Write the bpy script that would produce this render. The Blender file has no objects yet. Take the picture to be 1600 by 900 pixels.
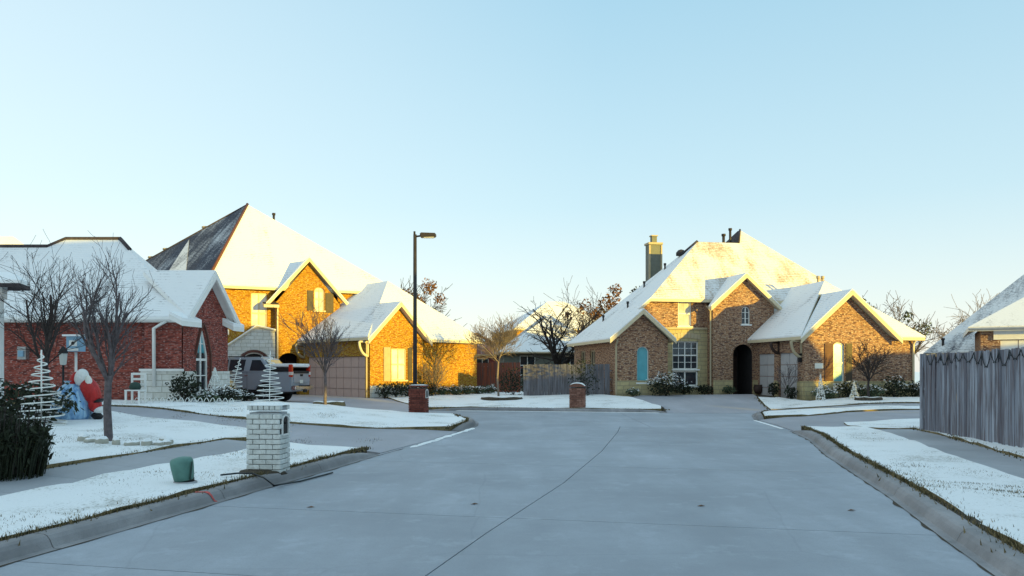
import bpy, bmesh, math, random
from mathutils import Vector, Matrix, noise
from mathutils.geometry import tessellate_polygon

scene = bpy.context.scene
COL = scene.collection
rad = math.radians

# ------------------------------------------------------------------ camera
cam_d = bpy.data.cameras.new("camera")
cam_d.sensor_width = 36.0
cam_d.lens = 28.0
cam_d.shift_y = 0.08125
cam_d.clip_start = 0.1
cam_d.clip_end = 4000
cam = bpy.data.objects.new("camera", cam_d)
COL.objects.link(cam)
cam.location = (0, 0, 1.7)
cam.rotation_euler = (rad(90), 0, 0)
scene.camera = cam

# ------------------------------------------------------------------ sun and sky
SUN_EL = rad(4.6)
PHI = rad(47)                       # sun stands behind the camera, to the right
SUNV = Vector((math.sin(PHI) * math.cos(SUN_EL), -math.cos(PHI) * math.cos(SUN_EL), math.sin(SUN_EL)))
sun_d = bpy.data.lights.new("sun", 'SUN')
sun_d.energy = 3.9
sun_d.angle = rad(0.5)
sun_d.color = (1.0, 0.71, 0.09)
sun = bpy.data.objects.new("sun", sun_d)
COL.objects.link(sun)
sun.rotation_euler = SUNV.to_track_quat('Z', 'Y').to_euler()

world = bpy.data.worlds.new("World")
scene.world = world
world.use_nodes = True
wt = world.node_tree
wt.nodes.clear()
w_out = wt.nodes.new('ShaderNodeOutputWorld')
w_bg = wt.nodes.new('ShaderNodeBackground')
w_sky = wt.nodes.new('ShaderNodeTexSky')
w_sky.sky_type = 'NISHITA'
w_sky.sun_disc = False
w_sky.sun_elevation = SUN_EL
w_sky.sun_rotation = math.pi - PHI
w_sky.air_density = 1.0
w_sky.dust_density = 0.6
w_sky.ozone_density = 1.6
def wn(t, **kw):
    nd = wt.nodes.new(t)
    for k, v in kw.items(): setattr(nd, k, v)
    return nd
# clear winter haze over the sky model: pale at the horizon, soft cyan higher up, a little brighter to the left
w_tc = wn('ShaderNodeTexCoord'); w_sep = wn('ShaderNodeSeparateXYZ'); wt.links.new(w_tc.outputs['Generated'], w_sep.inputs[0])
w_rmp = wn('ShaderNodeValToRGB'); wt.links.new(w_sep.outputs[2], w_rmp.inputs[0])
SKY_STOPS = [(0.0, (0.86, 0.90, 0.88)), (0.06, (0.82, 0.90, 0.90)), (0.20, (0.58, 0.79, 0.88)), (0.42, (0.41, 0.67, 0.82)), (1.0, (0.55, 0.80, 0.95))]
e_ = w_rmp.color_ramp.elements
while len(e_) < len(SKY_STOPS): e_.new(0.5)
for el, (p, c) in zip(e_, SKY_STOPS): el.position = p; el.color = (*c, 1)
w_lr = wn('ShaderNodeMapRange'); wt.links.new(w_sep.outputs[0], w_lr.inputs[0])
w_lr.inputs['From Min'].default_value = -0.60; w_lr.inputs['From Max'].default_value = 0.10
w_lr.inputs['To Min'].default_value = 0.55; w_lr.inputs['To Max'].default_value = 0.0
w_mx = wn('ShaderNodeMix', data_type='RGBA'); wt.links.new(w_lr.outputs[0], w_mx.inputs[0]); wt.links.new(w_rmp.outputs[0], w_mx.inputs[6]); w_mx.inputs[7].default_value = (0.86, 0.95, 0.95, 1)
w_sc = wn('ShaderNodeVectorMath', operation='SCALE'); wt.links.new(w_mx.outputs[2], w_sc.inputs[0]); w_sc.inputs['Scale'].default_value = 2.95
w_ns = wn('ShaderNodeVectorMath', operation='SCALE'); wt.links.new(w_sky.outputs[0], w_ns.inputs[0]); w_ns.inputs['Scale'].default_value = 0.25
w_ad = wn('ShaderNodeVectorMath', operation='ADD'); wt.links.new(w_sc.outputs[0], w_ad.inputs[0]); wt.links.new(w_ns.outputs[0], w_ad.inputs[1])
wt.links.new(w_ad.outputs[0], w_bg.inputs[0])
w_bg.inputs[1].default_value = 0.14
wt.links.new(w_bg.outputs[0], w_out.inputs[0])
scene.view_settings.view_transform = 'Standard'
scene.view_settings.look = 'None'
scene.view_settings.gamma = 1.0
scene.view_settings.use_curve_mapping = False
scene.view_settings.exposure = 1.13

# ------------------------------------------------------------------ node helpers
class NB:
    def __init__(s, name):
        m = bpy.data.materials.new(name); m.use_nodes = True
        s.m = m; s.t = m.node_tree; s.n = s.t.nodes; s.l = s.t.links
        s.b = s.n['Principled BSDF']
        s.b.inputs['Roughness'].default_value = 0.8
        s.b.inputs['Specular IOR Level'].default_value = 0.25
    def add(s, typ, **kw):
        nd = s.n.new(typ)
        for k, v in kw.items():
            if k.startswith('_'):
                setattr(nd, k[1:], v)
            else:
                key = k
                if k[:1] == 'i' and k[1:].isdigit(): key = int(k[1:])
                else: key = k.replace('__', ' ')
                inp = nd.inputs[key]
                if isinstance(v, bpy.types.NodeSocket): s.l.new(v, inp)
                else: inp.default_value = v
        return nd
    def uv(s): return s.add('ShaderNodeUVMap').outputs[0] if False else s.add('ShaderNodeTexCoord').outputs['UV']
    def obj(s): return s.add('ShaderNodeTexCoord').outputs['Object']
    def pos(s): return s.add('ShaderNodeNewGeometry').outputs['Position']
    def scale(s, v, x, y, z=1.0):
        nd = s.add('ShaderNodeMapping'); s.l.new(v, nd.inputs[0]); nd.inputs['Scale'].default_value = (x, y, z); return nd.outputs[0]
    def noise(s, v, sc, det=4, rough=0.55):
        nd = s.add('ShaderNodeTexNoise', Scale=sc, Detail=det, Roughness=rough); s.l.new(v, nd.inputs['Vector']); return nd.outputs[0]
    def ramp(s, f, stops):
        nd = s.add('ShaderNodeValToRGB'); s.l.new(f, nd.inputs[0])
        e = nd.color_ramp.elements
        while len(e) < len(stops): e.new(0.5)
        for el, (p, c) in zip(e, stops):
            el.position = p
            el.color = (c, c, c, 1) if isinstance(c, (int, float)) else (*c, 1)
        return nd.outputs[0]
    def mix(s, f, a, b, mode='MIX'):
        nd = s.add('ShaderNodeMix', _data_type='RGBA', _blend_type=mode)
        for i, v in ((0, f), (6, a), (7, b)):
            if isinstance(v, bpy.types.NodeSocket): s.l.new(v, nd.inputs[i])
            elif i == 0: nd.inputs[0].default_value = v
            else: nd.inputs[i].default_value = (*v, 1)
        return nd.outputs[2]
    def math(s, op, a, b=0.0):
        nd = s.add('ShaderNodeMath', _operation=op)
        for i, v in ((0, a), (1, b)):
            if isinstance(v, bpy.types.NodeSocket): s.l.new(v, nd.inputs[i])
            else: nd.inputs[i].default_value = v
        return nd.outputs[0]
    def rand(s): return s.add('ShaderNodeObjectInfo').outputs['Random']
    def color(s, c):
        if isinstance(c, bpy.types.NodeSocket): s.l.new(c, s.b.inputs['Base Color'])
        else: s.b.inputs['Base Color'].default_value = (*c, 1)
    def bump(s, h, st=0.3, d=0.02):
        nd = s.add('ShaderNodeBump', Strength=st, Distance=d); s.l.new(h, nd.inputs['Height']); s.l.new(nd.outputs[0], s.b.inputs['Normal'])

def mat_plain(name, c, rough=0.7, var=0.12, metal=0.0, sc=6.0, spec=None):
    b = NB(name)
    n = b.noise(b.obj(), sc, 5)
    b.color(b.mix(b.ramp(n, [(0.3, 1 - var * 1.6), (0.7, 1.0)]), (0, 0, 0), c, 'MIX') if False else
            b.mix(b.ramp(n, [(0.3, 0), (0.7, 1)]), tuple(x * (1 - var) for x in c), tuple(min(1, x * (1 + var)) for x in c)))
    b.b.inputs['Roughness'].default_value = rough
    b.b.inputs['Metallic'].default_value = metal
    if spec is not None: b.b.inputs['Specular IOR Level'].default_value = spec
    return b.m

def mat_brick(name, c1, c2, c3, mortar, bw=0.21, rh=0.076):
    b = NB(name)
    uv = b.uv()
    br = b.add('ShaderNodeTexBrick', Scale=1.0, Color1=(*c1, 1), Color2=(*c2, 1), Mortar=(*mortar, 1))
    b.l.new(uv, br.inputs['Vector'])
    br.inputs['Brick Width'].default_value = bw; br.inputs['Row Height'].default_value = rh
    br.inputs['Mortar Size'].default_value = 0.007; br.inputs['Mortar Smooth'].default_value = 0.3
    br.inputs['Bias'].default_value = 0.0
    n1 = b.noise(b.scale(uv, 1 / bw, 1 / rh), 0.9, 1)
    n2 = b.noise(uv, 1.3, 4)
    c = b.mix(b.ramp(n1, [(0.48, 0), (0.60, 0.9)]), br.outputs[0], c3)
    c = b.mix(b.ramp(n2, [(0.35, 0.0), (0.7, 0.5)]), c, tuple(x * 0.6 for x in c1))
    sp = b.noise(b.scale(uv, 1 / bw, 1 / rh), 2.3, 0)
    c = b.mix(b.ramp(sp, [(0.64, 0), (0.68, 0.7)]), c, tuple(min(0.7, x * 1.25 + 0.12) for x in mortar))
    b.color(c)
    b.bump(br.outputs[1], -0.5, 0.01) if False else b.bump(b.math('SUBTRACT', n1, br.outputs[1]), 0.5, 0.015)
    b.b.inputs['Roughness'].default_value = 0.9
    return b.m

def mat_stone(name, ca, cb, cm):
    b = NB(name)
    uv = b.uv()
    br = b.add('ShaderNodeTexBrick', Scale=1.0, Color1=(*ca, 1), Color2=(*cb, 1), Mortar=(*cm, 1), _offset=0.37, _squash=0.7, _squash_frequency=3)
    b.l.new(uv, br.inputs['Vector'])
    br.inputs['Brick Width'].default_value = 0.46; br.inputs['Row Height'].default_value = 0.2; br.inputs['Mortar Size'].default_value = 0.012
    n = b.noise(uv, 7, 5)
    b.color(b.mix(b.ramp(n, [(0.3, 0.35), (0.6, 0)]), br.outputs[0], tuple(x * 0.55 for x in ca)))
    b.bump(b.math('SUBTRACT', n, br.outputs[1]), 0.6, 0.03)
    b.b.inputs['Roughness'].default_value = 0.9
    return b.m

def mat_roof(name, shingle, cover, streak=0.3, snow=(0.86, 0.865, 0.875)):
    """weathered shingle courses with a thin, uneven cover of snow (cover 0..1)"""
    b = NB(name)
    uv = b.uv()
    sx = b.add('ShaderNodeSeparateXYZ'); b.l.new(uv, sx.inputs[0])
    row = b.math('FRACT', b.math('MULTIPLY', sx.outputs[1], 1 / 0.15))
    edge = b.ramp(row, [(0.0, 1), (0.25, 0.0), (0.9, 0.0), (1.0, 0.8)])
    tab = b.noise(b.scale(uv, 3.2, 1 / 0.15), 1.0, 0)
    sh = b.mix(tab, tuple(x * 0.6 for x in shingle), tuple(x * 1.4 for x in shingle))
    n1 = b.noise(b.scale(uv, 1.6, 0.35), 1.0, 6, 0.65)
    n2 = b.noise(uv, 0.45, 3)
    n3 = b.noise(uv, 9, 4, 0.7)
    f = b.math('ADD', b.math('MULTIPLY', n1, 0.55), b.math('MULTIPLY', n2, 0.45))
    f = b.math('ADD', f, b.math('MULTIPLY', b.math('SUBTRACT', n3, 0.5), 0.5))
    f = b.math('SUBTRACT', f, b.math('MULTIPLY', edge, 0.10 + streak * 0.12))
    th = 0.72 - 0.5 * cover
    m = b.ramp(f, [(max(0.0, th - 0.09), 0.0), (min(1.0, th + 0.12), 1.0)])
    m = b.math('MULTIPLY', m, 0.55 + 0.43 * cover)
    b.color(b.mix(m, sh, snow))
    b.bump(b.math('ADD', b.math('MULTIPLY', edge, -0.5), b.math('MULTIPLY', n3, 0.6)), 0.45, 0.03)
    b.b.inputs['Roughness'].default_value = 0.85
    return b.m

def mat_snow(name, grassy=0.5, tint=(0.92, 0.93, 0.94)):
    b = NB(name)
    p = b.pos()
    n1 = b.noise(p, 26, 4, 0.7)
    n2 = b.noise(p, 0.9, 4, 0.6)
    n3 = b.noise(b.scale(p, 1, 1, 1), 90, 2, 0.6)
    f = b.math('ADD', b.math('MULTIPLY', n1, 0.52), b.math('MULTIPLY', n2, 0.48))
    m = b.ramp(f, [(0.59 - 0.07 * grassy, 0.0), (0.70 - 0.07 * grassy, 0.75)])
    gcol = b.mix(n3, (0.075, 0.072, 0.04), (0.24, 0.22, 0.13))
    c = b.mix(b.math('MULTIPLY', m, grassy * 1.2), tint, gcol)
    c = b.mix(b.ramp(n3, [(0.35, 0.15), (0.55, 0)]), c, (0.55, 0.6, 0.62))
    b.color(c)
    b.bump(b.math('ADD', n1, b.math('MULTIPLY', n3, 0.5)), 0.55, 0.03)
    b.b.inputs['Roughness'].default_value = 0.6
    return b.m

def mat_concrete(name, c, stain=0.35, rnd=0.06, tracks=False):
    b = NB(name)
    p = b.pos()
    n1 = b.noise(p, 0.35, 5, 0.6)
    n2 = b.noise(p, 5, 5, 0.65)
    n3 = b.noise(p, 60, 3, 0.7)
    n4 = b.noise(b.scale(p, 1.3, 0.22), 1.0, 5, 0.6)
    dark = tuple(x * (1 - stain) for x in c); lite = tuple(min(1, x * (1 + stain * 0.45)) for x in c)
    col = b.mix(b.ramp(n1, [(0.35, 0), (0.65, 1)]), dark, lite)
    col = b.mix(b.ramp(n4, [(0.42, 0.45), (0.58, 0)]), col, dark)
    col = b.mix(b.ramp(n2, [(0.3, 0.35), (0.55, 0)]), col, dark)
    col = b.mix(b.ramp(n3, [(0.32, 0.35), (0.5, 0)]), col, tuple(x * 0.6 for x in c))
    if tracks:
        sp = b.add('ShaderNodeSeparateXYZ'); b.l.new(p, sp.inputs[0])
        xx = b.math('SUBTRACT', b.math('MULTIPLY', sp.outputs[0], 0.9766), b.math('MULTIPLY', sp.outputs[1], 0.215))
        bd = b.math('SINE', b.math('ADD', b.math('MULTIPLY', xx, 3.5), b.math('MULTIPLY', n1, 2.0)))
        rot = b.add('ShaderNodeMapping'); b.l.new(p, rot.inputs[0]); rot.inputs['Rotation'].default_value = (0, 0, rad(12.4)); rot.inputs['Scale'].default_value = (2.2, 0.12, 1)
        n5 = b.noise(rot.outputs[0], 1.0, 5, 0.65)
        col = b.mix(b.math('MULTIPLY', b.ramp(bd, [(0.25, 0.0), (1.0, 0.30)]), b.ramp(n5, [(0.3, 0.2), (0.6, 1)])), col, tuple(x * 0.72 for x in c))
        n6 = b.noise(p, 1.7, 6, 0.7)
        col = b.mix(b.ramp(n6, [(0.56, 0), (0.66, 0.28)]), col, tuple(min(1, x * 1.35) for x in c))
        vo = b.add('ShaderNodeTexVoronoi', _feature='DISTANCE_TO_EDGE', Scale=0.22); b.l.new(b.add('ShaderNodeVectorMath', _operation='ADD', i0=p, i1=b.add('ShaderNodeTexNoise', Scale=0.8, Detail=4.0).outputs[1]).outputs[0], vo.inputs['Vector'])
        col = b.mix(b.ramp(vo.outputs[0], [(0.0, 0.16), (0.003, 0)]), col, tuple(x * 0.45 for x in c))
        n7 = b.noise(p, 22, 4, 0.75)
        col = b.mix(b.ramp(n7, [(0.3, 0.3), (0.5, 0)]), col, tuple(x * 0.7 for x in c))
    tw = b.math('ADD', 1 - rnd, b.math('MULTIPLY', b.rand(), 2 * rnd))
    vm = b.add('ShaderNodeVectorMath', _operation='SCALE'); b.l.new(col, vm.inputs[0]); b.l.new(tw, vm.inputs['Scale'])
    b.color(vm.outputs[0])
    b.bump(b.math('ADD', n2, b.math('MULTIPLY', n3, 0.4)), 0.2, 0.01)
    b.b.inputs['Roughness'].default_value = 0.75
    b.b.inputs['Specular IOR Level'].default_value = 0.3
    return b.m

def mat_wood(name, ca, cb, cs=(0.08, 0.07, 0.07)):
    b = NB(name)
    p = b.obj()
    r = b.rand()
    off = b.add('ShaderNodeVectorMath', _operation='ADD'); b.l.new(p, off.inputs[0])
    cx = b.add('ShaderNodeCombineXYZ'); b.l.new(b.math('MULTIPLY', r, 37.0), cx.inputs[0]); b.l.new(b.math('MULTIPLY', r, 11.0), cx.inputs[2]); b.l.new(cx.outputs[0], off.inputs[1])
    n1 = b.noise(b.scale(off.outputs[0], 17, 17, 0.9), 1.0, 5, 0.62)
    n2 = b.noise(b.scale(off.outputs[0], 4, 4, 1.1), 1.0, 3)
    c = b.mix(b.math('ADD', b.math('MULTIPLY', r, 0.75), b.math('MULTIPLY', n2, 0.25)), ca, cb)
    c = b.mix(b.ramp(n1, [(0.38, 0.85), (0.58, 0)]), c, cs)
    c = b.mix(b.ramp(n2, [(0.5, 0), (0.8, 0.5)]), c, cs)
    b.color(c); b.bump(n1, 0.4, 0.01)
    b.b.inputs['Roughness'].default_value = 0.85
    return b.m

def mat_leaf(name, ca, cb, rough=0.7):
    b = NB(name)
    n = b.noise(b.obj(), 3.5, 3)
    n2 = b.noise(b.obj(), 40, 1)
    c = b.mix(b.ramp(b.math('ADD', b.math('MULTIPLY', n, 0.5), b.math('MULTIPLY', n2, 0.5)), [(0.36, 0), (0.64, 1)]), ca, cb)
    b.color(c); b.b.inputs['Roughness'].default_value = rough
    return b.m

def mat_brickpiece(name, ca, cb, cd):
    b = NB(name)
    n = b.noise(b.pos(), 14, 5, 0.65); n2 = b.noise(b.pos(), 2.2, 4)
    c = b.mix(b.rand(), ca, cb)
    c = b.mix(b.ramp(n, [(0.36, 0.55), (0.54, 0)]), c, cd)
    c = b.mix(b.ramp(n2, [(0.5, 0), (0.75, 0.45)]), c, cd)
    b.color(c); b.bump(n, 0.5, 0.01); b.b.inputs['Roughness'].default_value = 0.9
    return b.m

def mat_curtain(name, c):
    b = NB(name)
    n = b.noise(b.scale(b.obj(), 16, 16, 0.4), 1.0, 3); n2 = b.noise(b.obj(), 1.1, 3)
    col = b.mix(b.ramp(n, [(0.35, 0.45), (0.6, 0)]), c, tuple(x * 0.55 for x in c))  # shade of the folds mixed into the colour as darker upright streaks
    col = b.mix(b.ramp(n2, [(0.46, 0), (0.62, 0.5)]), col, tuple(x * 0.35 for x in c))
    b.color(col); b.b.inputs['Roughness'].default_value = 0.12; b.b.inputs['Specular IOR Level'].default_value = 0.6
    return b.m

def mat_cloth(name, ca, cb, folds):
    b = NB(name)
    o = b.obj()
    n = b.noise(b.scale(o, folds, folds, folds * .18), 1.0, 4); n2 = b.noise(o, 5, 3)
    b.color(b.mix(b.ramp(n, [(0.35, 0), (0.65, 1)]), ca, cb))
    b.bump(b.math('ADD', n, b.math('MULTIPLY', n2, 0.8)), 0.9, 0.06)
    b.b.inputs['Roughness'].default_value = 0.45; b.b.inputs['Specular IOR Level'].default_value = 0.4
    return b.m

def mat_glass(name, c=(0.02, 0.03, 0.04), rough=0.05, spec=0.9):
    b = NB(name)
    n = b.noise(b.obj(), 1.6, 2)
    b.color(b.mix(n, tuple(x * 0.6 for x in c), tuple(x * 1.5 for x in c)))
    b.bump(n, 0.06, 0.02)
    b.b.inputs['Roughness'].default_value = rough
    b.b.inputs['Specular IOR Level'].default_value = spec
    return b.m

M = {}
M['brick_red'] = mat_brick('brick_red', (0.35, 0.080, 0.056), (0.23, 0.054, 0.042), (0.10, 0.034, 0.032), (0.27, 0.13, 0.11))
M['brick_orange'] = mat_brick('brick_orange', (0.40, 0.215, 0.016), (0.34, 0.165, 0.016), (0.25, 0.085, 0.015), (0.43, 0.28, 0.05))
M['brick_brown'] = mat_brick('brick_brown', (0.37, 0.205, 0.12), (0.26, 0.135, 0.085), (0.095, 0.05, 0.048), (0.44, 0.33, 0.22))
M['stone_pale'] = mat_stone('stone_pale', (0.64, 0.63, 0.58), (0.72, 0.71, 0.68), (0.42, 0.40, 0.34))
M['stone_tan'] = mat_stone('stone_tan', (0.50, 0.42, 0.23), (0.42, 0.35, 0.2), (0.27, 0.23, 0.16))
M['roof_snow'] = mat_roof('roof_snow', (0.10, 0.085, 0.085), 0.88, 0.3)
M['roof_patchy'] = mat_roof('roof_patchy', (0.30, 0.20, 0.11), 0.62, 0.2)
M['roof_thin'] = mat_roof('roof_thin', (0.05, 0.055, 0.075), 0.33, 0.8)
M['roof_mid'] = mat_roof('roof_mid', (0.06, 0.065, 0.085), 0.64, 0.25)
M['roof_brown'] = mat_roof('roof_brown', (0.20, 0.075, 0.05), 0.25, 0.4)
M['shingle'] = mat_plain('shingle', (0.06, 0.05, 0.055), 0.9, 0.35, sc=9)
M['trim_cream'] = mat_plain('trim_cream', (0.60, 0.52, 0.36), 0.6, 0.06)
M['trim_white'] = mat_plain('trim_white', (0.78, 0.78, 0.76), 0.5, 0.05)
M['trim_tan'] = mat_plain('trim_tan', (0.40, 0.33, 0.22), 0.6, 0.08)
M['siding'] = mat_plain('siding', (0.155, 0.165, 0.145), 0.7, 0.08)
M['door_beige'] = mat_plain('door_beige', (0.48, 0.34, 0.30), 0.6, 0.05)
M['door_gap'] = mat_plain('door_gap', (0.33, 0.24, 0.215), 0.8, 0.1)
M['door_grey'] = mat_plain('door_grey', (0.45, 0.44, 0.45), 0.6, 0.05)
M['dark_wood'] = mat_plain('dark_wood', (0.05, 0.03, 0.025), 0.6, 0.25)
M['shutter'] = mat_plain('shutter', (0.075, 0.06, 0.045), 0.6, 0.2)
M['shutter_red'] = mat_plain('shutter_red', (0.11, 0.045, 0.035), 0.6, 0.2)
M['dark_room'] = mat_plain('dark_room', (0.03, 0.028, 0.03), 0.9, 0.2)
M['glass'] = mat_glass('glass')
M['glass_teal'] = mat_glass('glass_teal', (0.10, 0.36, 0.43), 0.15, 0.7)
M['curtain_glare'] = mat_curtain('curtain_glare', (0.86, 0.84, 0.80))  # curtain lightened to stand for sun reflected in the panes
M['blind'] = mat_curtain('blind', (0.56, 0.58, 0.52))
M['snow_lawn'] = mat_snow('snow_lawn', 0.8)
M['snow_far'] = mat_snow('snow_far', 0.35)
M['snow'] = mat_snow('snow', 0.0)
M['road'] = mat_concrete('road', (0.375, 0.405, 0.455), 0.22, 0.05, True)
M['walk'] = mat_concrete('walk', (0.40, 0.41, 0.44), 0.2, 0.05)
M['drive'] = mat_concrete('drive', (0.40, 0.40, 0.44), 0.2, 0.03)
M['kerb'] = mat_concrete('kerb', (0.31, 0.30, 0.31), 0.5, 0.05)
M['soil'] = mat_plain('soil', (0.07, 0.055, 0.04), 0.95, 0.4, sc=12)
M['joint'] = mat_plain('joint', (0.10, 0.10, 0.11), 0.9, 0.3)
M['grass_dry'] = mat_leaf('grass_dry', (0.09, 0.075, 0.035), (0.30, 0.23, 0.12), 0.9)
M['grass_dark'] = mat_leaf('grass_dark', (0.025, 0.03, 0.012), (0.085, 0.075, 0.035), 0.9)
M['bark'] = mat_plain('bark', (0.12, 0.10, 0.105), 0.9, 0.35, sc=14)
M['bark_pale'] = mat_plain('bark_pale', (0.19, 0.15, 0.12), 0.9, 0.3, sc=14)
M['bark_dark'] = mat_plain('bark_dark', (0.05, 0.04, 0.038), 0.9, 0.35, sc=14)
M['leaf_dark'] = mat_leaf('leaf_dark', (0.008, 0.012, 0.008), (0.035, 0.045, 0.022))
M['leaf_green'] = mat_leaf('leaf_green', (0.03, 0.05, 0.03), (0.10, 0.13, 0.07))
M['leaf_brown'] = mat_leaf('leaf_brown', (0.09, 0.045, 0.02), (0.22, 0.11, 0.045))
M['fence_grey'] = mat_wood('fence_grey', (0.11, 0.12, 0.155), (0.42, 0.455, 0.53), (0.095, 0.07, 0.075))
M['fence_old'] = mat_wood('fence_old', (0.12, 0.12, 0.14), (0.21, 0.21, 0.24))
M['fence_red'] = mat_wood('fence_red', (0.25, 0.06, 0.03), (0.32, 0.09, 0.045))
M['brick_white'] = mat_brickpiece('brick_white', (0.60, 0.62, 0.60), (0.76, 0.78, 0.76), (0.46, 0.46, 0.43))
M['mortar_grey'] = mat_plain('mortar_grey', (0.38, 0.40, 0.42), 0.9, 0.15, sc=20)
M['brick_dark'] = mat_brickpiece('brick_dark', (0.10, 0.028, 0.022), (0.24, 0.07, 0.05), (0.06, 0.02, 0.018))
M['brick_tan'] = mat_brickpiece('brick_tan', (0.20, 0.09, 0.065), (0.38, 0.20, 0.15), (0.11, 0.05, 0.04))
M['mortar_brown'] = mat_plain('mortar_brown', (0.12, 0.075, 0.065), 0.9, 0.15, sc=20)
M['metal_dark'] = mat_plain('metal_dark', (0.035, 0.03, 0.03), 0.45, 0.2, 0.0)
M['metal_black'] = mat_plain('metal_black', (0.012, 0.012, 0.014), 0.4, 0.2)
M['galv'] = mat_plain('galv', (0.35, 0.36, 0.37), 0.45, 0.1, 0.6)
M['lens'] = mat_plain('lens', (0.5, 0.52, 0.5), 0.25, 0.05)
M['green_plastic'] = mat_plain('green_plastic', (0.10, 0.22, 0.19), 0.5, 0.18)
M['green_dark'] = mat_plain('green_dark', (0.03, 0.06, 0.05), 0.6, 0.2)
M['white_wire'] = mat_plain('white_wire', (0.82, 0.83, 0.80), 0.5, 0.04)
M['dark_wire'] = mat_plain('dark_wire', (0.02, 0.025, 0.03), 0.5, 0.2)
M['car_silver'] = mat_plain('car_silver', (0.36, 0.40, 0.46), 0.3, 0.04, 0.25, 2.0, 0.5)
M['car_black'] = mat_plain('car_black', (0.02, 0.02, 0.022), 0.55, 0.2)
M['chrome'] = mat_plain('chrome', (0.75, 0.76, 0.78), 0.15, 0.03, 0.9)
M['tail_red'] = mat_plain('tail_red', (0.55, 0.03, 0.015), 0.2, 0.1, spec=0.7)
M['tail_clear'] = mat_plain('tail_clear', (0.7, 0.6, 0.55), 0.2, 0.05, spec=0.7)
M['tyre'] = mat_plain('tyre', (0.02, 0.02, 0.02), 0.85, 0.2)
M['red_cloth'] = mat_cloth('red_cloth', (0.36, 0.012, 0.012), (0.56, 0.022, 0.02), 8)
M['white_cloth'] = mat_cloth('white_cloth', (0.68, 0.69, 0.68), (0.85, 0.85, 0.83), 9)
M['paint_red'] = mat_plain('paint_red', (0.55, 0.10, 0.09), 0.8, 0.3, sc=40)
M['box_blue'] = mat_plain('box_blue', (0.22, 0.38, 0.52), 0.5, 0.1)
M['sign_white'] = mat_plain('sign_white', (0.75, 0.74, 0.68), 0.5, 0.05)
M['blue_cloth'] = mat_cloth('blue_cloth', (0.10, 0.26, 0.55), (0.45, 0.70, 0.88), 10)

# ------------------------------------------------------------------ mesh helpers
def link(o, parent=None):
    COL.objects.link(o)
    if parent is not None: o.parent = parent
    return o

def tag(o, label=None, cat=None, group=None, kind=None):
    if label: o['label'] = label
    if cat: o['category'] = cat
    if group: o['group'] = group
    if kind: o['kind'] = kind
    return o

def thing(name, label, cat, loc, group=None, kind=None, rz=0.0):
    o = bpy.data.objects.new(name, None)
    o.empty_display_size = 0.3
    o.location = loc; o.rotation_euler = (0, 0, rz)
    link(o)
    return tag(o, label, cat, group, kind)

def root_of(o):
    while o.parent is not None: o = o.parent
    return o

def copy_tree(o, parent=None):
    c = o.copy(); link(c, parent)
    for ch in list(o.children): copy_tree(ch, c)
    return c

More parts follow.
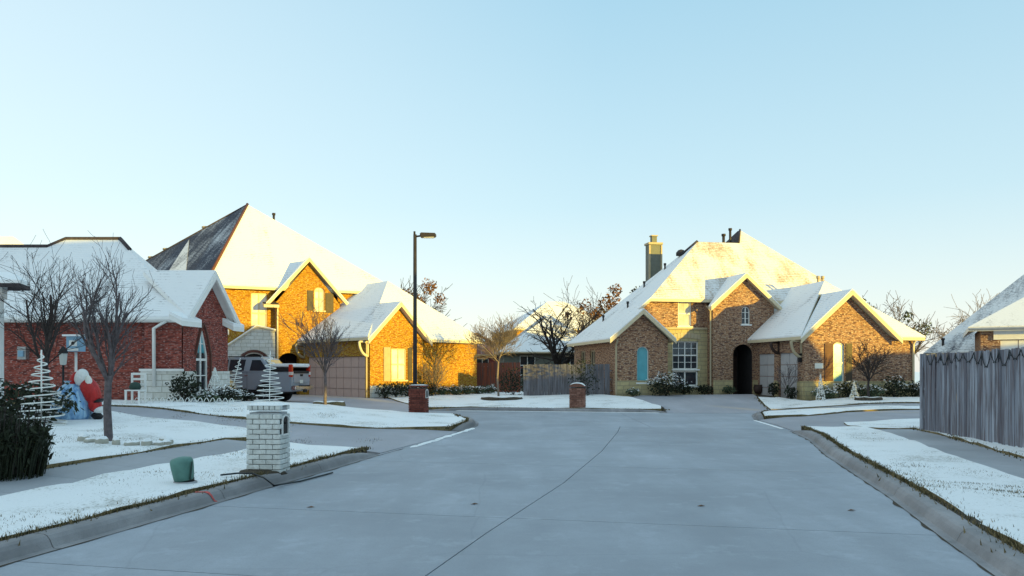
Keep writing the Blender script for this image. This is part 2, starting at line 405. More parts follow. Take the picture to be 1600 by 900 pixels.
class MB:
    """collects geometry in world (or root-local) coordinates; several material slots"""
    def __init__(s): s.v = []; s.f = []; s.mi = []; s.sm = []
    def poly(s, pts, mi=0, smooth=False):
        i = len(s.v); s.v.extend(Vector(p) for p in pts); s.f.append(tuple(range(i, i + len(pts)))); s.mi.append(mi); s.sm.append(smooth)
    def box(s, c, d, mi=0, mat=None):
        """box by centre and full dims, optional 4x4"""
        x, y, z = (q / 2 for q in d)
        P = [Vector((sx * x, sy * y, sz * z)) for sx in (-1, 1) for sy in (-1, 1) for sz in (-1, 1)]
        if mat is not None: P = [mat @ (p + Vector(c)) for p in P]
        else: P = [p + Vector(c) for p in P]
        for q in ((0, 1, 3, 2), (4, 6, 7, 5), (0, 4, 5, 1), (2, 3, 7, 6), (0, 2, 6, 4), (1, 5, 7, 3)):
            s.poly([P[k] for k in q], mi)
    def ring(s, c, d, r, n, ref=None):
        d = d.normalized()
        a = d.orthogonal().normalized() if ref is None else ref
        a = (a - d * a.dot(d)).normalized(); b = d.cross(a)
        return [c + (a * math.cos(2 * math.pi * k / n) + b * math.sin(2 * math.pi * k / n)) * r for k in range(n)]
    def tube(s, pts, rs, n=6, mi=0, cap=True, smooth=True):
        pts = [Vector(p) for p in pts]
        if not hasattr(rs, '__len__'): rs = [rs] * len(pts)
        base = len(s.v); ref = None
        for i, p in enumerate(pts):
            d = (pts[min(i + 1, len(pts) - 1)] - pts[max(i - 1, 0)])
            if d.length < 1e-9: d = Vector((0, 0, 1))
            if ref is None: ref = d.orthogonal()
            rg = s.ring(p, d, rs[i], n, ref)
            ref = rg[0] - p
            s.v.extend(rg)
        for i in range(len(pts) - 1):
            for k in range(n):
                a = base + i * n + k; b = base + i * n + (k + 1) % n
                s.f.append((a, b, b + n, a + n)); s.mi.append(mi); s.sm.append(smooth)
        if cap:
            s.f.append(tuple(base + k for k in range(n))[::-1]); s.mi.append(mi); s.sm.append(False)
            e = base + (len(pts) - 1) * n
            s.f.append(tuple(e + k for k in range(n))); s.mi.append(mi); s.sm.append(False)
    def lathe(s, prof, c, n=16, mi=0, axis=None, smooth=True):
        """profile (r,z) turned round Z at c"""
        base = len(s.v); c = Vector(c)
        for r, z in prof:
            for k in range(n):
                t = 2 * math.pi * k / n
                p = Vector((r * math.cos(t), r * math.sin(t), z))
                if axis is not None: p = axis @ p
                s.v.append(c + p)
        for i in range(len(prof) - 1):
            for k in range(n):
                a = base + i * n + k; b = base + i * n + (k + 1) % n
                s.f.append((a, b, b + n, a + n)); s.mi.append(mi); s.sm.append(smooth)
        s.f.append(tuple(base + k for k in range(n))[::-1]); s.mi.append(mi); s.sm.append(False)
        e = base + (len(prof) - 1) * n
        s.f.append(tuple(e + k for k in range(n))); s.mi.append(mi); s.sm.append(False)
    def build(s, name, mats, parent=None, kind=None, local=False):
        me = bpy.data.meshes.new(name)
        off = Vector((0, 0, 0))
        if parent is not None and not local: off = root_of(parent).location
        vs = [p - off for p in s.v]
        me.from_pydata([tuple(p) for p in vs], [], s.f)
        if not isinstance(mats, (list, tuple)): mats = [mats]
        for m in mats: me.materials.append(m)
        me.polygons.foreach_set('material_index', s.mi)
        me.polygons.foreach_set('use_smooth', s.sm)
        uvl = me.uv_layers.new(name='UVMap')
        Z = Vector((0, 0, 1))
        data = [0.0] * (2 * len(me.loops))
        for p in me.polygons:
            n = p.normal
            t = Z.cross(n)
            if t.length < 0.05: t = Vector((1, 0, 0))
            t.normalize(); b = n.cross(t)
            for li in p.loop_indices:
                co = me.vertices[me.loops[li].vertex_index].co + off
                data[2 * li] = co.dot(t); data[2 * li + 1] = co.dot(b)
        uvl.data.foreach_set('uv', data)
        me.update()
        o = bpy.data.objects.new(name, me)
        link(o, parent)
        if kind: o['kind'] = kind
        return o

class Frame:
    def __init__(s, ox, oy, ang):
        s.o = Vector((ox, oy, 0)); a = rad(ang)
        s.u = Vector((math.cos(a), math.sin(a), 0)); s.w = Vector((-math.sin(a), math.cos(a), 0))
    def __call__(s, u, v, z): return s.o + s.u * u + s.w * v + Vector((0, 0, z))

class Wall:
    """upright wall from p0 (left seen from outside) to p1; openings get reveals"""
    def __init__(s, p0, p1, prof, thick=0.14):
        s.p0 = Vector((p0[0], p0[1], 0)); s.p1 = Vector((p1[0], p1[1], 0))
        s.r = (s.p1 - s.p0).normalized(); s.L = (s.p1 - s.p0).length
        s.n = s.r.cross(Vector((0, 0, 1))); s.prof = prof; s.holes = []; s.th = thick
    def pt(s, a, z, d=0.0): return s.p0 + s.r * a + s.n * d + Vector((0, 0, z))
    def hole(s, pts): s.holes.append(pts)
    def emit(s, mb, mi=0):
        loops = [s.prof] + s.holes
        vec = [[Vector((a, z, 0)) for a, z in lp] for lp in loops]
        flat = [q for lp in loops for q in lp]
        for tri in tessellate_polygon(vec):
            P = [s.pt(*flat[i]) for i in tri]
            if (P[1] - P[0]).cross(P[2] - P[0]).dot(s.n) < 0: P.reverse()
            mb.poly(P, mi)
        for lp in s.holes:
            for i in range(len(lp)):
                a = lp[i]; b = lp[(i + 1) % len(lp)]
                mb.poly([s.pt(*a), s.pt(*b), s.pt(*b, -s.th), s.pt(*a, -s.th)], mi)

def rect(a0, a1, z0, z1): return [(a0, z0), (a1, z0), (a1, z1), (a0, z1)]
def arch(a0, a1, z0, z1, rise, n=10, pointed=False):
    c = (a0 + a1) / 2; h = (a1 - a0) / 2
    out = [(a0, z0), (a1, z0)]
    for k in range(n + 1):
        t = math.pi * k / n
        x = math.cos(t); y = math.sin(t)
        if pointed: y = y ** 1.0 * (1 - 0.0); y = 1 - abs(x) ** 1.5
        out.append((c + h * x, z1 - rise + rise * y))
    return out

def gap_fill(w, lp, mb, d, mi=0):
    P = [w.pt(a, z, d) for a, z in lp]
    mb.poly(P, mi)

def window(root, w, lp, glass, trim, name='window', cols=2, rows=2, fw=0.06, label=None):
    """opening lp in wall w; frame bars + pane (sub-part)"""
    w.hole(lp)
    fr = MB(); d0 = -0.09
    a0 = min(a for a, z in lp); a1 = max(a for a, z in lp); z0 = min(z for a, z in lp); z1 = max(z for a, z in lp)
    def bar(aa, za, ab, zb, wd=fw, dp=0.05):
        A = w.pt(aa, za, d0); B = w.pt(ab, zb, d0); dr = (B - A)
        if dr.length < 1e-6: return
        dr.normalize(); sd = dr.cross(w.n).normalized() * wd / 2; nn = w.n * dp / 2
        q = [[P + sx * sd + sy * nn for sx, sy in ((-1, -1), (1, -1), (1, 1), (-1, 1))] for P in (A, B)]
        for k in range(4): fr.poly([q[0][k], q[0][(k + 1) % 4], q[1][(k + 1) % 4], q[1][k]])
        fr.poly(q[0][::-1]); fr.poly(q[1])
    for i in range(len(lp)):
        a, b = lp[i], lp[(i + 1) % len(lp)]
        bar(a[0], a[1], b[0], b[1], fw * 2)
    ca = (a0 + a1) / 2
    def top_at(a):
        best = z0
        for i in range(len(lp)):
            p, q = lp[i], lp[(i + 1) % len(lp)]
            if (p[0] - a) * (q[0] - a) <= 0 and abs(p[0] - q[0]) > 1e-6:
                best = max(best, p[1] + (q[1] - p[1]) * (a - p[0]) / (q[0] - p[0]))
        return best
    for k in range(1, cols):
        a = a0 + (a1 - a0) * k / cols
        bar(a, z0, a, top_at(a), fw if k * 2 == cols else fw * 0.5, 0.045)
    for k in range(1, rows):
        z = z0 + (z1 - z0) * k / rows
        bar(a0, z, a1, z, fw * 1.3 if k * 2 == rows else fw * 0.5, 0.04)
    f = fr.build(name, trim, root)
    p = MB(); gap_fill(w, lp, p, -0.115)
    p.build('pane', glass, f)
    sl = MB()
    A = w.pt(a0 - 0.06, z0 - 0.03, 0.02); B = w.pt(a1 + 0.06, z0 - 0.03, 0.02)
    x = w.r; Mx = Matrix(((x.x, w.n.x, 0, 0), (x.y, w.n.y, 0, 0), (0, 0, 1, 0), (0, 0, 0, 1)))
    Mx.translation = (A + B) / 2
    sl.box((0, 0, 0), ((B - A).length, 0.1, 0.07), 0, Mx)
    sl.build('sill', trim, f)
    return f

def wall_box(mb, w, a0, a1, z0, z1, d0, d1, mi=0):
    P = [w.pt(a, z, d) for a in (a0, a1) for d in (d0, d1) for z in (z0, z1)]
    for q in ((0, 1, 3, 2), (4, 6, 7, 5), (0, 4, 5, 1), (2, 3, 7, 6), (0, 2, 6, 4), (1, 5, 7, 3)):
        mb.poly([P[k] for k in q], mi)

class Roof:
    """thick planes; edges not shared by two planes get a snow lip and a fascia"""
    def __init__(s): s.pl = []
    def plane(s, pts, mi=0): s.pl.append(([Vector(p) for p in pts], mi))
    def build(s, root, top_mats, fascia, th=0.2, lip=0.06, name='roof'):
        mb = MB(); cnt = {}
        key = lambda p: (round(p.x, 2), round(p.y, 2), round(p.z, 2))
        for pts, mi in s.pl:
            for i in range(len(pts)):
                k = frozenset((key(pts[i]), key(pts[(i + 1) % len(pts)])))
                cnt[k] = cnt.get(k, 0) + 1
        nt = len(top_mats)
        for pts, mi in s.pl:
            nrm = Vector((0, 0, 0))
            for i in range(len(pts)): nrm += (pts[i]).cross(pts[(i + 1) % len(pts)])
            if nrm.z < 0: pts = pts[::-1]
            mb.poly(pts, mi)
            dn = Vector((0, 0, -th)); dl = Vector((0, 0, -lip))
            mb.poly([p + dn for p in pts][::-1], nt)
            for i in range(len(pts)):
                a, b = pts[i], pts[(i + 1) % len(pts)]
                if cnt[frozenset((key(a), key(b)))] > 1: continue
                mb.poly([a, a + dl, b + dl, b], mi)
                mb.poly([a + dl, a + dn, b + dn, b + dl], nt)
        return mb.build(name, list(top_mats) + [fascia], root)

def gable_planes(R, F, u0, u1, vf, ze, zr, plane_v, mi=0, mi2=None):
    """front gable over u0..u1 at v=vf; plane_v(z) gives v where the roof behind reaches z"""
    um = (u0 + u1) / 2
    ve = max(plane_v(ze), vf + 0.05); vr = plane_v(zr)
    R.plane([F(u0, vf, ze), F(um, vf, zr), F(um, vr, zr), F(u0, ve, ze)], mi)
    R.plane([F(um, vf, zr), F(u1, vf, ze), F(u1, ve, ze), F(um, vr, zr)], mi if mi2 is None else mi2)

def rake_boards(root, F, u0, u1, vf, ze, zr, trim, wd=0.2):
    um = (u0 + u1) / 2; mb = MB()
    for a, za, b, zb in ((u0, ze, um, zr), (um, zr, u1, ze)):
        q = []
        for v in (vf - 0.03, vf + 0.05):
            q.append([F(a, v, za - 0.07), F(b, v, zb - 0.07), F(b, v, zb - 0.07 - wd), F(a, v, za - 0.07 - wd)])
        mb.poly(q[0]); mb.poly(q[1][::-1])
        for k in range(4): mb.poly([q[0][k], q[0][(k + 1) % 4], q[1][(k + 1) % 4], q[1][k]])
    return mb.build('rake_board', trim, root)

def ridge_cap(root, pts, mat, r=0.07):
    mb = MB(); mb.tube(pts, r, 5); return mb.build('ridge_cap', mat, root)

def pipe_vent(root, p, h=0.5, r=0.06, mat=None):
    mb = MB(); mb.tube([Vector(p) - Vector((0, 0, 0.3)), Vector(p) + Vector((0, 0, h))], r, 7)
    mb.tube([Vector(p) + Vector((0, 0, h - 0.02)), Vector(p) + Vector((0, 0, h + 0.1))], r * 1.5, 7)
    return mb.build('vent_pipe', mat or M['metal_dark'], root)

def ax(px, Y): return (px - 800) / 1244 * Y
def az(py, Y): return 1.7 - (py - 580) / 1244 * Y
def smooth(a, b, x):
    t = max(0.0, min(1.0, (x - a) / (b - a))); return t * t * (3 - 2 * t)
def lerp(a, b, t): return a + (b - a) * t

# ================================================================== GROUND
LEFT = [(-8.0, -10), (-6.3, -1.5), (-4.53, 7.05), (-4.28, 8.2), (-3.95, 9.84), (-3.67, 11.4), (-3.25, 13.4), (-2.75, 16.2), (-2.15, 19), (-1.5, 22.4), (-1.15, 24.6), (-1.2, 26.6), (-1.9, 29.2), (-3.2, 31.8)]
FAR = [(-3.6, 34.2), (-2.4, 34.3), (0, 33.9), (3, 33.1), (6.3, 32.3)]
RIGHT = [(9.9, 32.2), (9.2, 30.3), (8.5, 27.6), (8.3, 25), (7.95, 22.5), (7.4, 19.6), (6.4, 16), (5.2, 10.85), (4.4, 7.83), (3.7, 5), (2.0, -1.5), (-0.2, -10)]
ROAD = LEFT + FAR + RIGHT

def road_d(x, y):
    """distance outside the road outline (0 inside)"""
    ins = False; best = 1e9
    n = len(ROAD)
    for i in range(n):
        x0, y0 = ROAD[i]; x1, y1 = ROAD[(i + 1) % n]
        if (y0 > y) != (y1 > y) and x < (x1 - x0) * (y - y0) / (y1 - y0) + x0: ins = not ins
        dx = x1 - x0; dy = y1 - y0
        t = max(0, min(1, ((x - x0) * dx + (y - y0) * dy) / (dx * dx + dy * dy)))
        d = (x0 + t * dx - x) ** 2 + (y0 + t * dy - y) ** 2
        if d < best: best = d
    return 0.0 if ins else math.sqrt(best)

CTRL = [(-14, 25, .74), (-11, 24, .70), (-22, 24, .74), (-9, 19, .42), (-14, 15, .45), (-10, 36, .32), (-7, 38.5, .42), (-8, 44, .45), (-16, 42, .42), (-3, 47, .42), (0, 40, .45), (4, 38, .55), (6, 38, .58),
        (12, 38, .6), (14, 34.5, .55), (19, 34.5, .55), (11, 20, .16), (13, 27, .18), (10, 10, .15), (17, 30, .25), (-10, 6, .25), (-20, 0, .3), (0, 70, .5), (40, 60, .5), (-50, 60, .5), (30, 10, .2), (-40, 20, .6)]
def G(x, y, d=None):
    if d is None: d = road_d(x, y)
    sw = st = 0.0
    for cx, cy, t in CTRL:
        w = 1.0 / ((cx - x) ** 2 + (cy - y) ** 2 + 0.5) ** 1.5
        sw += w; st += w * t
    return 0.13 + (st / sw - 0.13) * smooth(0.2, 6.5, d)
def GB(x, y):      # bare ground under snow and concrete
    d = road_d(x, y)
    return min(G(x, y, d) - 0.07, 0.10 * d - 0.05) if d > 0 else -0.12
def GD(x, y):      # driveways: ramp up from the gutter
    d = road_d(x, y)
    return min(G(x, y, d) - 0.03, 0.012 + 0.10 * d)
def GW(x, y): return G(x, y) - 0.02

def sheet(mb, poly, zf, res, mi=0, skirt=0.2, bumpy=0.0, skirt_mi=None):
    bm = bmesh.new()
    f = bm.faces.new([bm.verts.new((x, y, 0)) for x, y in poly])
    f.normal_update()
    if f.normal.z < 0: f.normal_flip()
    xs = [p[0] for p in poly]; ys = [p[1] for p in poly]
    for axis, lo, hi in ((0, min(xs), max(xs)), (1, min(ys), max(ys))):
        k = math.floor(lo / res) * res + res
        while k < hi - 1e-4:
            no = Vector((1, 0, 0)) if axis == 0 else Vector((0, 1, 0))
            bmesh.ops.bisect_plane(bm, geom=bm.verts[:] + bm.edges[:] + bm.faces[:], plane_co=no * (k + 0.0013), plane_no=no, dist=1e-5)
            k += res
    bm.verts.index_update()
    base = len(mb.v)
    for v in bm.verts:
        z = zf(v.co.x, v.co.y)
        if bumpy: z += bumpy * noise.noise(Vector((v.co.x * 1.3, v.co.y * 1.3, 0))) + bumpy * 0.5 * noise.noise(Vector((v.co.x * 4.1, v.co.y * 4.1, 3)))
        mb.v.append(Vector((v.co.x, v.co.y, z)))
    for fc in bm.faces:
        mb.f.append(tuple(base + v.index for v in fc.verts)); mb.mi.append(mi); mb.sm.append(True)
    if skirt:
        for e in bm.edges:
            if e.is_boundary:
                lp = e.link_loops[0]
                a = lp.vert.index; b = lp.link_loop_next.vert.index
                i = len(mb.v)
                dz = Vector((0, 0, -skirt))
                mb.v.extend([mb.v[base + a].copy(), mb.v[base + b].copy(), mb.v[base + b] + dz, mb.v[base + a] + dz])
                mb.f.append((i + 1, i, i + 3, i + 2)); mb.mi.append(mi if skirt_mi is None else skirt_mi); mb.sm.append(False)
    bm.free()

# terrain to the horizon
mb = MB()
sheet(mb, [(-45, -45), (45, -45), (45, 75), (-45, 75)], GB, 2.0, 0, 0)
sheet(mb, [(-45, 75), (45, 75), (45, 45), (46, 45), (46, 75)][:3] + [(46, 74), (1500, 74), (1500, 1500), (-1500, 1500), (-1500, 75)], lambda x, y: 0.42, 300, 1, 0)
sheet(mb, [(-1500, -300), (-45, -300), (-45, 75), (-1500, 75)], lambda x, y: 0.42, 300, 1, 0)
sheet(mb, [(45, -300), (1500, -300), (1500, 74), (45, 74)], lambda x, y: 0.42, 300, 1, 0)
sheet(mb, [(-45, -300), (45, -300), (45, -45), (-45, -45)], lambda x, y: 0.1, 300, 1, 0)
g = mb.build('ground', [M['soil'], M['snow_far']])
tag(g, 'flat snowy ground reaching past the houses to the horizon', 'ground', kind='structure')

def poly_pt(line, s, a):
    """point on polyline where dot(a,p)=s"""
    for i in range(len(line) - 1):
        p, q = line[i], line[i + 1]
        sp = p[0] * a[0] + p[1] * a[1]; sq = q[0] * a[0] + q[1] * a[1]
        if (sp - s) * (sq - s) <= 0 and abs(sp - sq) > 1e-9:
            t = (s - sp) / (sq - sp); return (p[0] + (q[0] - p[0]) * t, p[1] + (q[1] - p[1]) * t)
    return None
def poly_mid(line, s0, s1, a):
    pts = [p for p in line if s0 + 1e-6 < p[0] * a[0] + p[1] * a[1] < s1 - 1e-6]
    return sorted(pts, key=lambda p: p[0] * a[0] + p[1] * a[1])

# road: joint filler sheet and concrete slabs
mb = MB(); sheet(mb, ROAD, lambda x, y: -0.022, 400, 0, 0)
road = mb.build('road', M['joint'])
tag(road, 'wide blue grey concrete street curving between the snowy lawns', 'road', kind='structure')
ADIR = (0.215, 0.9766)
CEN = [(-4.1, -9), (-2.2, -0.5), (-0.72, 6.6), (-.27, 8.36), (.78, 12.1), (1.9, 16.9), (2.96, 22.3), (3.75, 27.0)]
cuts = [-9.0, -4.2, 1.0, 6.0, 9.0, 14.2, 19.4, 24.6]
LE = LEFT[:13]; RE = RIGHT[::-1][:9]
GAP = 0.008
rslabs = []
for i in range(len(cuts) - 1):
    s0, s1 = cuts[i] + GAP, cuts[i + 1] - GAP
    for A, B, ga, gb in ((LE, CEN, 0.0, -GAP), (CEN, RE, GAP, 0.0)):
        p0 = poly_pt(A, s0, ADIR); p1 = poly_pt(A, s1, ADIR); q0 = poly_pt(B, s0, ADIR); q1 = poly_pt(B, s1, ADIR)
        if None in (p0, p1, q0, q1): continue
        a = [p0] + poly_mid(A, s0, s1, ADIR) + [p1]
        b = [q0] + poly_mid(B, s0, s1, ADIR) + [q1]
        poly = [(x + ga, y) for x, y in a] + [(x + gb, y) for x, y in b[::-1]]
        m2 = MB(); sheet(m2, poly, lambda x, y: 0.0, 400, 0, 0.03)
        m2.build('road_slab', M['road'], road)
# the knuckle at the far end, three big slabs
sE = cuts[-1]
pl = poly_pt(LEFT, sE + GAP, ADIR); pr = poly_pt(RIGHT, sE + GAP, ADIR); pc = poly_pt(CEN, sE + GAP, ADIR)
pieces = [[pl] + [p for p in LEFT[10:] if p[1] > pl[1]] + FAR[:2] + [(-0.2, 33.93), (pc[0] - .01, pc[1])],
          [(pc[0] + .005, pc[1]), (-0.18, 33.92), (0, 33.9), (3, 33.1), (4.4, 32.8), (pc[0] + .9, pc[1] - .2)],
          [(pc[0] + .92, pc[1] - .205), (4.42, 32.79), (6.3, 32.3), (9.9, 32.2), (9.2, 30.3), (8.5, 27.6), (8.32, 25.2), pr]]
for poly in pieces:
    m2 = MB(); sheet(m2, poly, lambda x, y: 0.0, 400, 0, 0.03); m2.build('road_slab', M['road'], road)

# kerbs: rolled profile swept in 3 m castings
def offset_line(line, d):
    out = []
    for i, p in enumerate(line):
        a = Vector(line[max(i - 1, 0)]); b = Vector(line[min(i + 1, len(line) - 1)])
        t = (b - a).normalized(); out.append((p[0] - t.y * d, p[1] + t.x * d))
    return out
def resample(line, step):
    out = [line[0]]; acc = 0.0
    for i in range(len(line) - 1):
        a = Vector(line[i]); b = Vector(line[i + 1]); L = (b - a).length; t = step - acc
        while t < L:
            p = a + (b - a) * (t / L); out.append((p.x, p.y)); t += step
        acc = (acc + L) % step
    if (Vector(out[-1]) - Vector(line[-1])).length > step * 0.25: out.append(line[-1])
    return out
KPROF = [(-0.10, 0.004), (-0.02, 0.002), (0.0, 0.012), (0.035, 0.085), (0.065, 0.120), (0.10, 0.135), (0.22, 0.138), (0.22, 0.0)]
def kerb(name, line, side, label, end0=False, end1=False):
    """side +1: lawn lies to the left of the travel direction"""
    root = thing(name, label, 'kerb', (line[0][0], line[0][1], 0), kind='structure')
    ln = resample(line, 0.75); per = 4
    prev = 0
    L = len(ln) - 1
    norm = []
    for i in range(len(ln)):
        a = Vector(ln[max(i - 1, 0)]); b = Vector(ln[min(i + 1, L)]); t = (b - a).normalized(); norm.append((Vector((-t.y, t.x)) * side, t))
    for s in range(0, L, per):
        e = min(s + per, L); mb = MB(); rows = []
        for i in range(s, e + 1):
            h = 1.0
            if end0: h = min(h, smooth(-0.5, 2.2, i))
            if end1: h = min(h, smooth(-0.5, 2.2, L - i))
            n, t = norm[i]; sh = 0.006 if i == s else (-0.006 if i == e else 0)
            rows.append([Vector((ln[i][0] + n.x * o + t.x * sh, ln[i][1] + n.y * o + t.y * sh, max(0.004, z * (0.12 + 0.88 * h)))) for o, z in KPROF])
        for i in range(len(rows) - 1):
            for k in range(len(KPROF) - 1):
                q = [rows[i][k], rows[i + 1][k], rows[i + 1][k + 1], rows[i][k + 1]]
                if side < 0: q.reverse()
                mb.poly(q[::-1] if side > 0 else q[::-1], 0, k in (2, 3, 4))
        for rw in (rows[0], rows[-1]): mb.poly(rw)
        mb.build('kerb_block', M['kerb'], root)
    return root
KL1 = LEFT[:8]
kerb('kerb', KL1, 1, 'long concrete kerb along the left lawn strip with a red paint mark', end1=True)
KL2 = [(-1.5, 22.4), (-1.15, 24.6), (-1.2, 26.6), (-1.9, 29.2)]
kerb('kerb', KL2, 1, 'short rounded kerb at the snowy tip beyond the left driveway', end0=True, end1=True)
KF = [(-3.6, 34.25)] + FAR[1:]
kerb('kerb', KF, 1, 'snow dusted far kerb in front of the brown brick mailbox', end0=True, end1=True)
KR1 = [p for p in RIGHT[4:]]
kerb('kerb', KR1, 1, 'long grey kerb along the right snow strip near the fence', end0=True)
KR2 = [(9.9, 32.2), (9.2, 30.3), (8.5, 27.6)]
kerb('kerb', KR2, 1, 'short far kerb below the right house lawn', end0=True, end1=True)

def lawn(polys, name, label, res=0.7, matl='snow_lawn', dz=0.02, bumpy=0.045):
    mb = MB()
    for p in polys: sheet(mb, p, lambda x, y: G(x, y) + dz, res, 0, 0.22, bumpy, 1)
    o = mb.build(name, [M[matl], M['grass_dry']])
    return tag(o, label, 'lawn', kind='structure')
def strip_poly(line, d0, d1):
    return offset_line(line, d0) + offset_line(line, d1)[::-1]

# left side, lines offset from the left road edge (travel towards +Y: lawn on the left)
LS = LEFT[:8]
lawn([strip_poly(LS, 0.31, 2.15)], 'lawn', 'snowy grass strip between left kerb and sidewalk under the green pedestal', 0.6)
side_edge = offset_line(LS, 3.35)
yard1 = side_edge + [(-5.6, 17.2), (-6.3, 18.9), (-9.0, 20.6), (-12.5, 22.4), (-16, 23.0), (-30, 23.4), (-30, -10)]
lawn([yard1], 'lawn', 'snowy front yard left of the sidewalk with the bare tree', 1.0, bumpy=0.04)
yard2 = [(-1.85, 22.2), (-1.48, 24.5), (-1.52, 26.4), (-2.15, 28.9), (-3.9, 29.6), (-5.9, 30.4), (-9.0, 32.2), (-17, 33.4), (-30, 33.4), (-30, 24.7), (-16, 24.3), (-12.2, 23.6), (-8.6, 21.9), (-6.4, 20.9), (-4.2, 21.0)]
lawn([yard2], 'lawn', 'snowy yard in front of the red brick house and the parked truck', 0.9, bumpy=0.05)
yard3 = [(-3.6, 34.55), (-2.4, 34.62), (0, 34.2), (3, 33.4), (6.1, 32.62), (6.4, 34.2), (5.6, 37.2), (4.2, 39), (2.2, 47), (-1, 52), (-3, 46), (-6.6, 40.3), (-5.4, 37.5)]
lawn([yard3], 'lawn', 'far snowy lawn between the yellow brick garage and the right house', 0.9)
yard4 = [(10.6, 32.6), (11.3, 36.6), (12.2, 36.4), (12.9, 34.5), (18.6, 35.6), (24, 36.5), (24, 33.4), (14, 32.3)]
lawn([yard4], 'lawn', 'snowy lawn in front of the right house garage', 0.7)
lawn([[(8.85, 27.9), (9.5, 30.2), (10.1, 31.4), (13, 31.2), (19, 31.9), (24, 32.6), (24, 31.2), (19, 30.6), (12.5, 29.8), (10.2, 28.0)]], 'lawn', 'thin snow strip across the far driveway in front of the right house', 0.7)
RS = [p for p in RIGHT[4:]]
lawn([offset_line(RS, 0.31)[:] + offset_line(RS, 1.95)[::-1]], 'lawn', 'snow covered strip between the right kerb and the fence sidewalk', 0.6)
fence_in = offset_line(RS, 3.1)
lawn([fence_in + [(4.6, -10), (9.6, 10), (10.5, 16), (11.2, 21.4), (11.2, 22.6)]], 'lawn', 'narrow snowy verge along the foot of the tall grey fence', 0.6)
lawn([[(10.0, 21.7), (9.6, 22.6), (10.0, 24.0), (12, 25.0), (16, 25.4), (16, 21.8), (11.4, 21.6)]], 'lawn', 'snowy patch beside the fence corner near the far driveway', 0.7)

# concrete sheets
def conc(poly, name, label, matl='drive', res=1.2, zf=GD, dz=0.0):
    mb = MB(); sheet(mb, poly, lambda x, y: zf(x, y) + dz, res, 0, 0.1)
    return tag(mb.build(name, M[matl]), label, 'driveway', kind='structure')
conc([(-2.72, 16.45), (-2.15, 19), (-1.52, 22.3), (-4.2, 21.2), (-6.4, 21.1), (-8.6, 22.1), (-12.2, 23.8), (-16, 24.5), (-16, 22.8), (-12.5, 22.2), (-9, 20.4), (-6.3, 18.7), (-5.5, 17.1), (-4.75, 17.05)], 'driveway', 'concrete apron and walk turning in beyond the white mailbox')
conc([(-1.95, 29.1), (-3.15, 31.75), (-3.55, 34.2), (-5.3, 37.4), (-6.7, 40.2), (-11.6, 45.6), (-18, 42), (-18, 33.2), (-9, 32.0), (-5.9, 30.2), (-3.9, 29.4)], 'driveway', 'concrete driveway leading left to the beige garage door and truck')
conc([(6.3, 32.25), (9.9, 32.15), (10.6, 32.6), (11.3, 36.6), (11.9, 39.4), (6.5, 38.9), (5.5, 37.4), (6.5, 34.2)], 'driveway', 'broad concrete driveway rising to the arched entry of the right house')
conc([(7.98, 22.55), (8.32, 25), (8.52, 27.5), (10.2, 27.9), (12.5, 29.7), (19, 30.5), (26, 31.3), (26, 25.6), (16, 25.3), (12, 24.9), (10.1, 24.1), (9.7, 22.7), (9.2, 22.2)], 'driveway', 'grey driveway running right behind the tall fence')
mb = MB()
conc([(10.15, 31.5), (10.55, 32.5), (14, 32.25), (24, 33.3), (24, 32.75), (19, 32.0), (13, 31.3)], 'walk', 'thin sidewalk line between the two snow bands of the right house', 'walk', zf=GW)

def walk_panels(line, d0, d1, step, label):
    root = thing('sidewalk', label, 'sidewalk', (line[0][0], line[0][1], 0), kind='structure')
    a = resample(line, step)
    i0 = offset_line(a, d0); i1 = offset_line(a, d1)
    mb = MB()
    for i in range(len(a) - 1):
        q = [i0[i], i0[i + 1], i1[i + 1], i1[i]]
        c = Vector((sum(p[0] for p in q) / 4, sum(p[1] for p in q) / 4))
        qq = [tuple(c + (Vector(p) - c) * 0.992) for p in q]
        m2 = MB(); sheet(m2, qq, lambda x, y: G(x, y) - 0.02, 60, 0, 0.1); m2.build('sidewalk_panel', M['walk'], root)
    return root
walk_panels(LS, 2.15, 3.35, 1.25, 'left concrete sidewalk running behind the white brick mailbox')
walk_panels(RS, 1.95, 3.1, 1.25, 'right concrete sidewalk along the foot of the tall fence')

mb = MB()
for ln in (LS, RS):
    sheet(mb, offset_line(ln, 0.21) + offset_line(ln, 0.35)[::-1], lambda x, y: G(x, y) + .004, 0.6, 0, 0.1)
tag(mb.build('turf_edge', M['soil']), 'brown bare turf edge behind both kerbs', 'turf', kind='structure')
mb = MB()
for ln, sd in ((LEFT[:9], 1), (RS, 1)):
    rs_ = resample(ln, 0.08); ol = offset_line(rs_, -0.09); o2 = offset_line(rs_, -0.125)
    for i in range(len(rs_) - 1):
        k0 = noise.noise(Vector((i * .16, 3 * sd, ln[0][0]))); k1 = noise.noise(Vector(((i + 1) * .16, 3 * sd, ln[0][0])))
        w0 = max(0.08, .35 + k0 * 1.3); w1 = max(0.08, .35 + k1 * 1.3)
        A = Vector((*ol[i], .0055)); Bv = Vector((*ol[i + 1], .0055))
        mb.poly([A, Bv, Bv + (Vector((*o2[i + 1], .0055)) - Bv) * w1 * 1.5, A + (Vector((*o2[i], .0055)) - A) * w0 * 1.5])
tag(mb.build('gutter_dirt', M['soil']), 'dark grit lying in the gutter seam along both kerbs', 'grit', kind='stuff')
